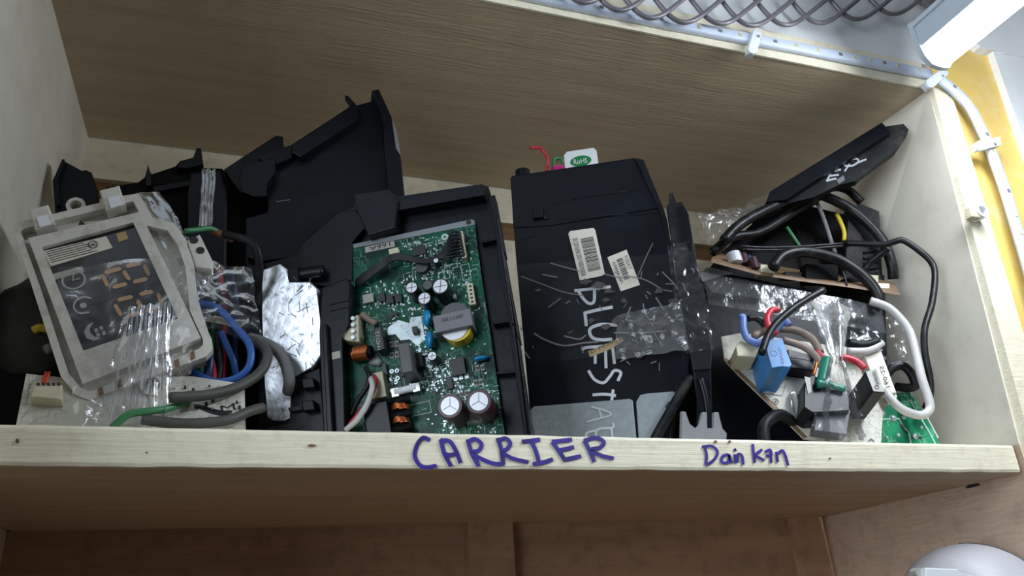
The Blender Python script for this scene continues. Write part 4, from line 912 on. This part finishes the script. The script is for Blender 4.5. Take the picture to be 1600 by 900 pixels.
CB = (0.19, 0.0, -0.22)
rl = thing('relay_block', base_of((0.10, 0, 0), 1350), 'black ribbed plastic block at the right of the cable bundle', 'block')
RB = (0.195, 0.0, -0.18)
slab('block_body', [(1326, 325), (1345, 318), (1374, 330), (1375, 352), (1380, 450), (1320, 440)], RB, -0.012, 0.0, 'black_dusty', rl, 0.001)
slab('block_base', [(1322, 420), (1382, 430), (1390, 690), (1330, 690)], RB, -0.026, -0.012, 'black_matt', rl)
for k in range(5): slab('fin', [(1350, 392 + k * 9), (1372, 388 + k * 9), (1373, 391 + k * 9), (1351, 395 + k * 9)], RB, 0.0, 0.003, 'black_plastic', rl)
cable('cable', [(1131, 376, .120), (1150, 356, .118), (1177, 338, .116), (1223, 316, .112), (1259, 301, .108), (1284, 305, .104), (1323, 323, .10), (1356, 349, .092), (1380, 378, .086), (1393, 412, .086), (1396, 436, .092)], 0.0062, 'black_rubber', 'thick black cable arching highest over the right heap')
cable('cable', [(1113, 394, .135), (1144, 371, .132), (1182, 365, .130), (1213, 349, .128), (1238, 333, .126), (1269, 315, .124), (1297, 294, .122), (1323, 296, .118), (1346, 316, .116)], 0.0056, 'black_rubber', 'black cable snaking below the highest arch towards the lettered bar')
cable('cable', [(1160, 345, .142), (1190, 340, .14), (1220, 332, .14), (1250, 315, .14), (1290, 300, .138)], 0.005, 'black_dusty', 'dusty black cable tucked behind the arching cables')
cable('cable', [(1208, 418, .085), (1222, 401, .083), (1245, 394, .08), (1275, 396, .078), (1310, 406, .074), (1341, 425, .068), (1363, 447, .064), (1374, 470, .063), (1366, 482, .07)], 0.0066, 'black_rubber', 'thick black cable drooping in front of the brown board edge')
cable('wire', [(1157, 385, .112), (1200, 387, .108), (1259, 385, .10), (1325, 380, .086)], 0.0018, 'black_rubber', 'upper thin black wire crossing the cable bundle', cat='wire')
cable('wire', [(1160, 390, .112), (1200, 391, .108), (1259, 389, .10), (1325, 384, .086)], 0.0018, 'black_rubber', 'lower thin black wire crossing the cable bundle', cat='wire')
cable('cable', [(1322, 380, .084), (1350, 381, .07), (1382, 382, .056), (1397, 378, .049), (1412, 376, .043), (1438, 393, .034), (1456, 411, .030), (1461, 432, .028), (1456, 475, .028), (1445, 513, .030), (1445, 549, .032), (1453, 590, .034), (1453, 618, .036), (1446, 638, .04)], 0.0036, 'black_rubber', 'black cable running out to the right wall and down')
cable('cable', [(1388, 388, .066), (1375, 398, .075), (1360, 410, .085), (1350, 422, .09)], 0.004, 'black_rubber', 'short black cable below the long one at the right wall')
cable('wire', [(1277, 318, .116), (1286, 338, .112), (1295, 365, .108), (1303, 390, .106), (1310, 412, .104)], 0.0024, 'dusty_grey', 'grey wire crossing straight down under the cable arch', cat='wire')
cable('wire', [(1230, 355, .116), (1240, 370, .112), (1250, 385, .112)], 0.0018, 'green_wire', 'thin dark green wire under the cable arch', cat='wire')
cable('wire', [(1308, 335, .114), (1314, 348, .11), (1319, 362, .11), (1319, 376, .112)], 0.0026, 'yellow_tape', 'yellow wire showing between the black cables', cat='wire')
dark = thing('black_case', base_of((0.20, 0, 0), 1240), 'dark case deep behind the arching black cables', 'case')
DK = (0.255, 0.0, -0.20)
slab('case_body', [(1130, 392), (1180, 345), (1260, 320), (1320, 335), (1370, 370), (1375, 470), (1375, 690), (1052, 690), (1062, 590), (1095, 480), (1108, 420)], DK, -0.012, 0.0, 'black_matt', dark, 0.001)
fb = thing('plastic_bag', base_of(Y(.17), 1150), 'dirty crumpled plastic bag at the left end of the black cables', 'bag')
film('bag_sheet', [P(1110, 380, Y(.150)), P(1165, 352, Y(.146)), P(1195, 315, Y(.150)), P(1092, 338, Y(.155))], 20, 16, 0.009, 'milky_film', fb, 45, 11)
film('bag_sheet', [P(1150, 350, Y(.148)), P(1215, 320, Y(.146)), P(1215, 295, Y(.155)), P(1168, 318, Y(.155))], 16, 12, 0.006, 'milky_film', fb, 45, 12)
film('bag_end', [P(1100, 356, Y(.148)), P(1120, 350, Y(.146)), P(1160, 326, Y(.148)), P(1090, 332, Y(.150))], 14, 10, 0.007, 'milky_film', fb, 60, 13)

# brown board seen edge-on, with parts on it
eb = thing('circuit_board', base_of((0.11, 0, 0), 1260), 'brown circuit board seen edge-on under the drooping black cable', 'circuit board')
edge = [(1111, 406, .112), (1182, 425, .098), (1245, 435, .088), (1310, 443, .076), (1405, 457, .055)]
fr = [P(x, y, Y(d)) for x, y, d in edge]; bk_ = [P(x + 8, y - 13, Y(d + 0.055)) for x, y, d in edge][:4] + [P(1396, 440, Y(.085))]
bm = bmesh.new(); up = Vector((0, -0.0006, -0.0034))
A = [bm.verts.new(p) for p in fr]; B = [bm.verts.new(p) for p in bk_]; A2 = [bm.verts.new(p + up) for p in fr]; B2_ = [bm.verts.new(p + up) for p in bk_]
for k in range(4):
    bm.faces.new((A[k], A[k + 1], B[k + 1], B[k])); bm.faces.new((A2[k], B2_[k], B2_[k + 1], A2[k + 1])); bm.faces.new((A[k], A2[k], A2[k + 1], A[k + 1])); bm.faces.new((B[k], B[k + 1], B2_[k + 1], B2_[k]))
bm.faces.new((A[0], B[0], B2_[0], A2[0])); bm.faces.new((A[4], A2[4], B2_[4], B[4]))
from_bm('board', bm, 'board_edge', eb)
def onboard(name, x, y, d, wpx, hpx, mt, par=eb, depth=0.012, bev=0.0006):
    return slab(name, [(x - wpx / 2, y - hpx), (x + wpx / 2, y - hpx + 1), (x + wpx / 2, y + 1), (x - wpx / 2, y)], Y(d), -depth, 0.0, mt, par, bev)
def upcap(x, y, d, r, hh, mt):
    b = P(x, y, Y(d)); c = from_bm('capacitor', tube_bm([b, b + Vector((0, 0.002, hh))], r, 18), mt, eb)
upcap(1150, 412, .118, 0.0085, 0.013, 'cap_top'); upcap(1165, 413, .116, 0.005, 0.014, 'maroon_cap'); upcap(1181, 420, .106, 0.0048, 0.014, 'maroon_cap'); upcap(1172, 413, .118, 0.0045, 0.012, 'navy_wire')
onboard('connector', 1200, 428, .102, 22, 15, 'cream_plastic'); onboard('connector', 1366, 440, .078, 14, 11, 'cream_plastic', depth=0.008); onboard('connector', 1381, 452, .066, 18, 10, 'clean_white', depth=0.006)
onboard('chip', 1240, 432, .098, 26, 8, 'chip_black'); onboard('coil_block', 1285, 440, .092, 50, 28, 'black_matt'); onboard('chip', 1335, 446, .082, 30, 12, 'black_matt')
wire('pin', [(1317, 424, .074), (1321, 436, .073), (1323, 446, .073)], 0.0013, 'black_rubber', eb)
for k in range(3): wire('lead', [(1205 + k * 3, 420, .098), (1210 + k * 3, 408, .096), (1216 + k * 3, 404, .098)], 0.0016, 'navy_wire', eb)

# flat black box in film
WB = (0.222, 0.0, -0.30)
fx = thing('flat_box', base_of(WB, 1240), 'flat black box wrapped in clear film, under the brown board', 'box')
slab('box_body', [(1094, 432), (1110, 424), (1180, 436), (1290, 462), (1376, 484), (1384, 520), (1370, 690), (1112, 690), (1106, 470)], WB, -0.018, 0.0, 'black_plastic', fx, 0.002)
slab('top_lip', [(1096, 434), (1112, 430), (1180, 442), (1290, 466), (1368, 488), (1362, 500), (1290, 484), (1200, 468), (1112, 458)], WB, 0.0, 0.009, 'black_dusty', fx, 0.001)
film('film_cover', [P(1108, 475, WB, 0.012), P(1384, 520, WB, 0.012), P(1378, 478, WB, 0.010), P(1095, 424, WB, 0.012)], 40, 10, 0.0014, 'milky_film', fx, 30, 14)
film('film_cover', [P(1330, 560, WB, 0.014), P(1420, 585, WB, 0.020), P(1412, 500, WB, 0.020), P(1326, 488, WB, 0.014)], 20, 18, 0.004, 'clear_film', fx, 45, 15)
slab('film_fold', [(1093, 428), (1104, 418), (1114, 418), (1150, 428), (1130, 430), (1098, 440)], WB, 0.009, 0.0095, 'milky_plastic', fx)

# white board with relays
RPB = (0.140, 0.30, -0.26)
wb = thing('circuit_board', base_of((0.06, 0, 0), 1270), 'cream circuit board with blue box and black relays, front right heap', 'circuit board')
slab('board', [(1127, 526), (1160, 520), (1300, 540), (1376, 546), (1402, 620), (1380, 640), (1376, 700), (1330, 697), (1256, 685), (1208, 637), (1152, 583), (1132, 562)], RPB, -0.0022, 0.0, 'pcb_white', wb)
slab('edge_line', [(1132, 562), (1152, 583), (1208, 637), (1256, 685), (1262, 683), (1212, 633), (1156, 579), (1134, 558)], RPB, 0.0, 0.0003, 'board_edge', wb)
slab('white_panel', [(1351, 556), (1376, 546), (1401, 614), (1383, 614), (1362, 585)], RPB, 0.0, 0.010, 'paper_white', wb, 0.0006)
textq('print', '160-25', [(1384, 606), (1374, 573), (1380, 571), (1391, 604)], RPB, 0.0104, 'ink_black', wb)
def rblk(name, px, h, mt, par=wb, base=0.0, bev=0.001): return slab(name, px, RPB, base, h, mt, par, bev)
rblk('connector', [(1150, 541), (1158, 533), (1187, 541), (1181, 558), (1152, 556)], 0.024, 'cream_plastic')
b_ = rblk('blue_component', [(1195, 530), (1223, 529), (1229, 548), (1235, 568), (1238, 570), (1234, 574), (1222, 571), (1206, 575), (1200, 553)], 0.046, 'blue_box', bev=0.0008)
annulus('stamp', 1209, 552, RPB, 0.046, 0.0462, 0.0035, 0.0029, 'navy_wire', b_, 16)
textq('print', 'CNTD', [(1221, 569), (1215, 543), (1219, 542), (1226, 568)], RPB, 0.0464, 'navy_wire', b_)
r1_ = rblk('relay', [(1231, 546), (1272, 556), (1274, 580), (1233, 574)], 0.016, 'black_plastic')
slab('relay_label', [(1232, 546), (1268, 555), (1266, 563), (1233, 558)], RPB, 0.0161, 0.0165, 'relay_grey', r1_)
r2_ = rblk('relay', [(1257, 598), (1268, 585), (1300, 600), (1328, 610), (1328, 642), (1270, 645), (1256, 636)], 0.030, 'black_plastic')
slab('relay_face', [(1276, 646), (1329, 642), (1323, 679), (1272, 672)], RPB, 0.010, 0.0225, 'relay_grey', r2_, 0.0006)
r3_ = rblk('relay', [(1352, 581), (1369, 575), (1383, 613), (1365, 612)], 0.050, 'black_plastic')
slab('relay_label', [(1353, 581), (1368, 576), (1382, 612), (1365, 611)], RPB, 0.0502, 0.0506, 'icon_grey', r3_)
textq('print', '000000', [(1369, 603), (1362, 581), (1368, 579), (1375, 601)], RPB, 0.051, 'ink_black', r3_); annulus('mark', 1370, 605, RPB, 0.0506, 0.051, 0.0022, 0.0016, 'ink_black', r3_, 14)
slab('side_label', [(1257, 588), (1266, 590), (1268, 612), (1263, 616)], RPB, 0.0305, 0.031, 'icon_grey', r2_)
fc = rblk('fuse_clip', [(1235, 612), (1243, 610), (1247, 630), (1253, 645), (1251, 655), (1240, 654), (1236, 634)], 0.007, 'steel')
pwire('fuse', [(1240, 616), (1246, 632), (1249, 648)], RPB, 0.008, 0.0030, 'icon_grey', fc)
annulus('screw_ring', 1212, 627, RPB, 0.0, 0.0006, 0.0034, 0.0026, 'relay_grey', wb, 16); cyl('screw_hole', 1212, 627, RPB, 0.0, 0.0006, 0.0012, 'raw_wood', wb, 10)
strokes('silk_line', [[(1180, 572), (1186, 612)], [(1188, 614), (1222, 618), (1228, 600)]], 1.2, RPB, 0.0006, 'relay_grey', wb, sub=1)
strokes('hand_mark', [[(1357, 690), (1361, 686), (1366, 690)]], 1.8, RPB, 0.0008, 'navy_wire', wb)
pwire('sleeve', [(1292, 562), (1288, 580), (1284, 598)], RPB, 0.034, 0.0058, 'teal_tape', wb, r2=0.005)
pwire('sleeve', [(1277, 600), (1290, 600), (1305, 604), (1320, 608)], RPB, 0.034, 0.0048, 'teal_tape', wb, r2=0.003)
pwire('wire_tip', [(1271, 586), (1275, 572), (1277, 560)], RPB, 0.030, 0.0016, 'copper', wb)
for nm, ln, r, mt, hh in (('lead', [(1215, 484), (1206, 485), (1199, 497), (1202, 511), (1214, 522)], 0.0034, 'red_wire', 0.034),
     ('lead', [(1157, 497), (1161, 496), (1162, 515), (1169, 530), (1187, 536), (1203, 526), (1218, 508), (1226, 501), (1233, 509)], 0.0038, 'pale_blue_wire', 0.028),
     ('lead', [(1190, 552), (1200, 524), (1215, 503), (1238, 483), (1264, 466), (1287, 453)], 0.0038, 'black_rubber', 0.054),
     ('lead', [(1169, 498), (1180, 497), (1190, 503), (1196, 512)], 0.0034, 'black_dusty', 0.022),
     ('lead', [(1178, 526), (1195, 517), (1223, 514), (1249, 518), (1270, 531), (1282, 552)], 0.0042, 'brown_wire', 0.024),
     ('lead', [(1223, 531), (1254, 541), (1274, 556), (1284, 572)], 0.0038, 'brown_wire', 0.030),
     ('lead', [(1276, 549), (1285, 558), (1294, 566)], 0.0032, 'red_wire', 0.030),
     ('lead', [(1312, 558), (1325, 560), (1340, 566), (1352, 576)], 0.0038, 'red_wire', 0.024),
     ('lead', [(1325, 549), (1350, 549), (1364, 545), (1378, 536)], 0.0040, 'white_wire', 0.014),
     ('lead', [(1325, 536), (1350, 540), (1372, 534)], 0.0052, 'black_dusty', 0.014)):
    pwire(nm, ln, RPB, hh, r, mt, wb)
tip = P(1216, 484, RPB, 0.034); lump('wire_tip', tip, (0.003, 0.003, 0.003), 'copper', '', '', 1.0, wb)
film('film_wrap', [P(1298, 560, RPB, 0.054), P(1318, 560, RPB, 0.056), P(1330, 478, RPB, 0.040), P(1256, 472, RPB, 0.036)], 18, 20, 0.0030, 'hazy_film', wb, 30, 16, (1.6, 0.1))
film('film_wrap', [P(1262, 688, RPB, 0.030), P(1366, 690, RPB, 0.034), P(1322, 555, RPB, 0.056), P(1296, 555, RPB, 0.054)], 26, 30, 0.0030, 'clear_film', wb, 35, 17, (1.8, 0.2))
cable('cable', [(1360, 470, .050), (1387, 480, .044), (1407, 498, .040), (1422, 520, .036), (1431, 552, .033), (1440, 590, .030), (1451, 624, .028), (1452, 641, .028), (1438, 649, .029), (1412, 641, .032), (1394, 626, .036), (1383, 610, .042)], 0.0044, 'white_wire', 'white cable looping down the right side of the heap')
gb = thing('circuit_board', base_of((0.045, 0, 0), 1420), 'bare green circuit board standing at the right end of the shelf', 'circuit board')
GP = (0.15, 0.15, -0.2)
slab('board', [(1376, 632), (1388, 616), (1422, 612), (1438, 638), (1462, 680), (1474, 705), (1376, 705)], GP, -0.0016, 0.0, 'pcb_bright', gb)
for x, y, r in ((1379, 646, .003), (1396, 654, .0036), (1412, 652, .0026), (1430, 682, .0032), (1404, 680, .002), (1386, 684, .002), (1415, 640, .0024), (1440, 668, .002)):
    c = P(x, y, GP, 0.0); lump('solder_joint', c, (r, r * 0.7, r), 'solder', '', '', 1.0, gb)
strokes('silk_line', [[(1376, 655), (1405, 654), (1412, 668), (1420, 676), (1424, 694)], [(1440, 655), (1452, 675), (1462, 694)], [(1448, 650), (1466, 684)], [(1422, 625), (1436, 648)]], 2.2, GP, 0.0005, 'silk_white', gb, sub=1)
for ln_ in ([(1388, 622), (1400, 628)], [(1408, 664), (1413, 672), (1418, 676)], [(1425, 684), (1440, 684)]): strokes('slot', [ln_], 3.2, GP, 0.0006, 'ink_black', gb, sub=1)
cable('cable', [(1386, 584, .060), (1396, 574, .056), (1411, 572, .052), (1424, 584, .05), (1430, 602, .052), (1418, 606, .06), (1400, 604, .07)], 0.0048, 'black_rubber', 'short black cable loop above the bare green board')
cable('cable', [(1196, 700, .040), (1193, 670, .042), (1203, 655, .045), (1220, 648, .055), (1240, 660, .07)], 0.0056, 'black_dusty', 'dusty black cable loop at the shelf edge under the cream board')

# white rounded cover on the lower shelf
cx, cy, cr = 0.468, 0.048, 0.068
cv = thing('rounded_cover', (cx, cy, -0.40), 'white domed plastic cover with a seam, lower right corner', 'cover')
bm = bmesh.new(); prev = None; sg = 40
prof = [(0.0, -0.0870)] + [(cr * math.sin(a), -0.0870 - cr * 0.9 * (1 - math.cos(a))) for a in [k * math.pi / 24 for k in range(1, 13)]] + [(cr, -0.399)]
rings = [[bm.verts.new((cx + r * math.cos(2 * math.pi * k / sg), cy + r * math.sin(2 * math.pi * k / sg), z)) for k in range(sg)] for r, z in prof[1:]]
tp = bm.verts.new((cx, cy, prof[0][1]))
for k in range(sg): bm.faces.new((tp, rings[0][k], rings[0][(k + 1) % sg]))
for a, b in zip(rings, rings[1:]):
    for k in range(sg): bm.faces.new((a[k], b[k], b[(k + 1) % sg], a[(k + 1) % sg]))
bm.faces.new(rings[-1]); from_bm('dome', bm, 'cover_grey', cv, True, clamp=False)
seam = []
for k in range(9):
    a = k / 8 * 1.45; th = -1.05
    r = cr * math.sin(a) + 0.0004; z = -0.0870 - cr * 0.9 * (1 - math.cos(a))
    seam.append(Vector((cx + r * math.cos(th), cy + r * math.sin(th), z)))
tube('seam', seam, 0.0010, 'grey_rubber', cv, clamp=False)
slab('handle', [(1446, 887), (1496, 889), (1502, 897), (1520, 899), (1520, 912), (1446, 912)], Y(-0.018), -0.008, 0.0, 'clean_white', cv, 0.001, clamp=False)
cyl('screw', 1437, 895, Y(-0.012), -0.006, 0.001, 0.004, 'icon_grey', cv, 16, clamp=False)
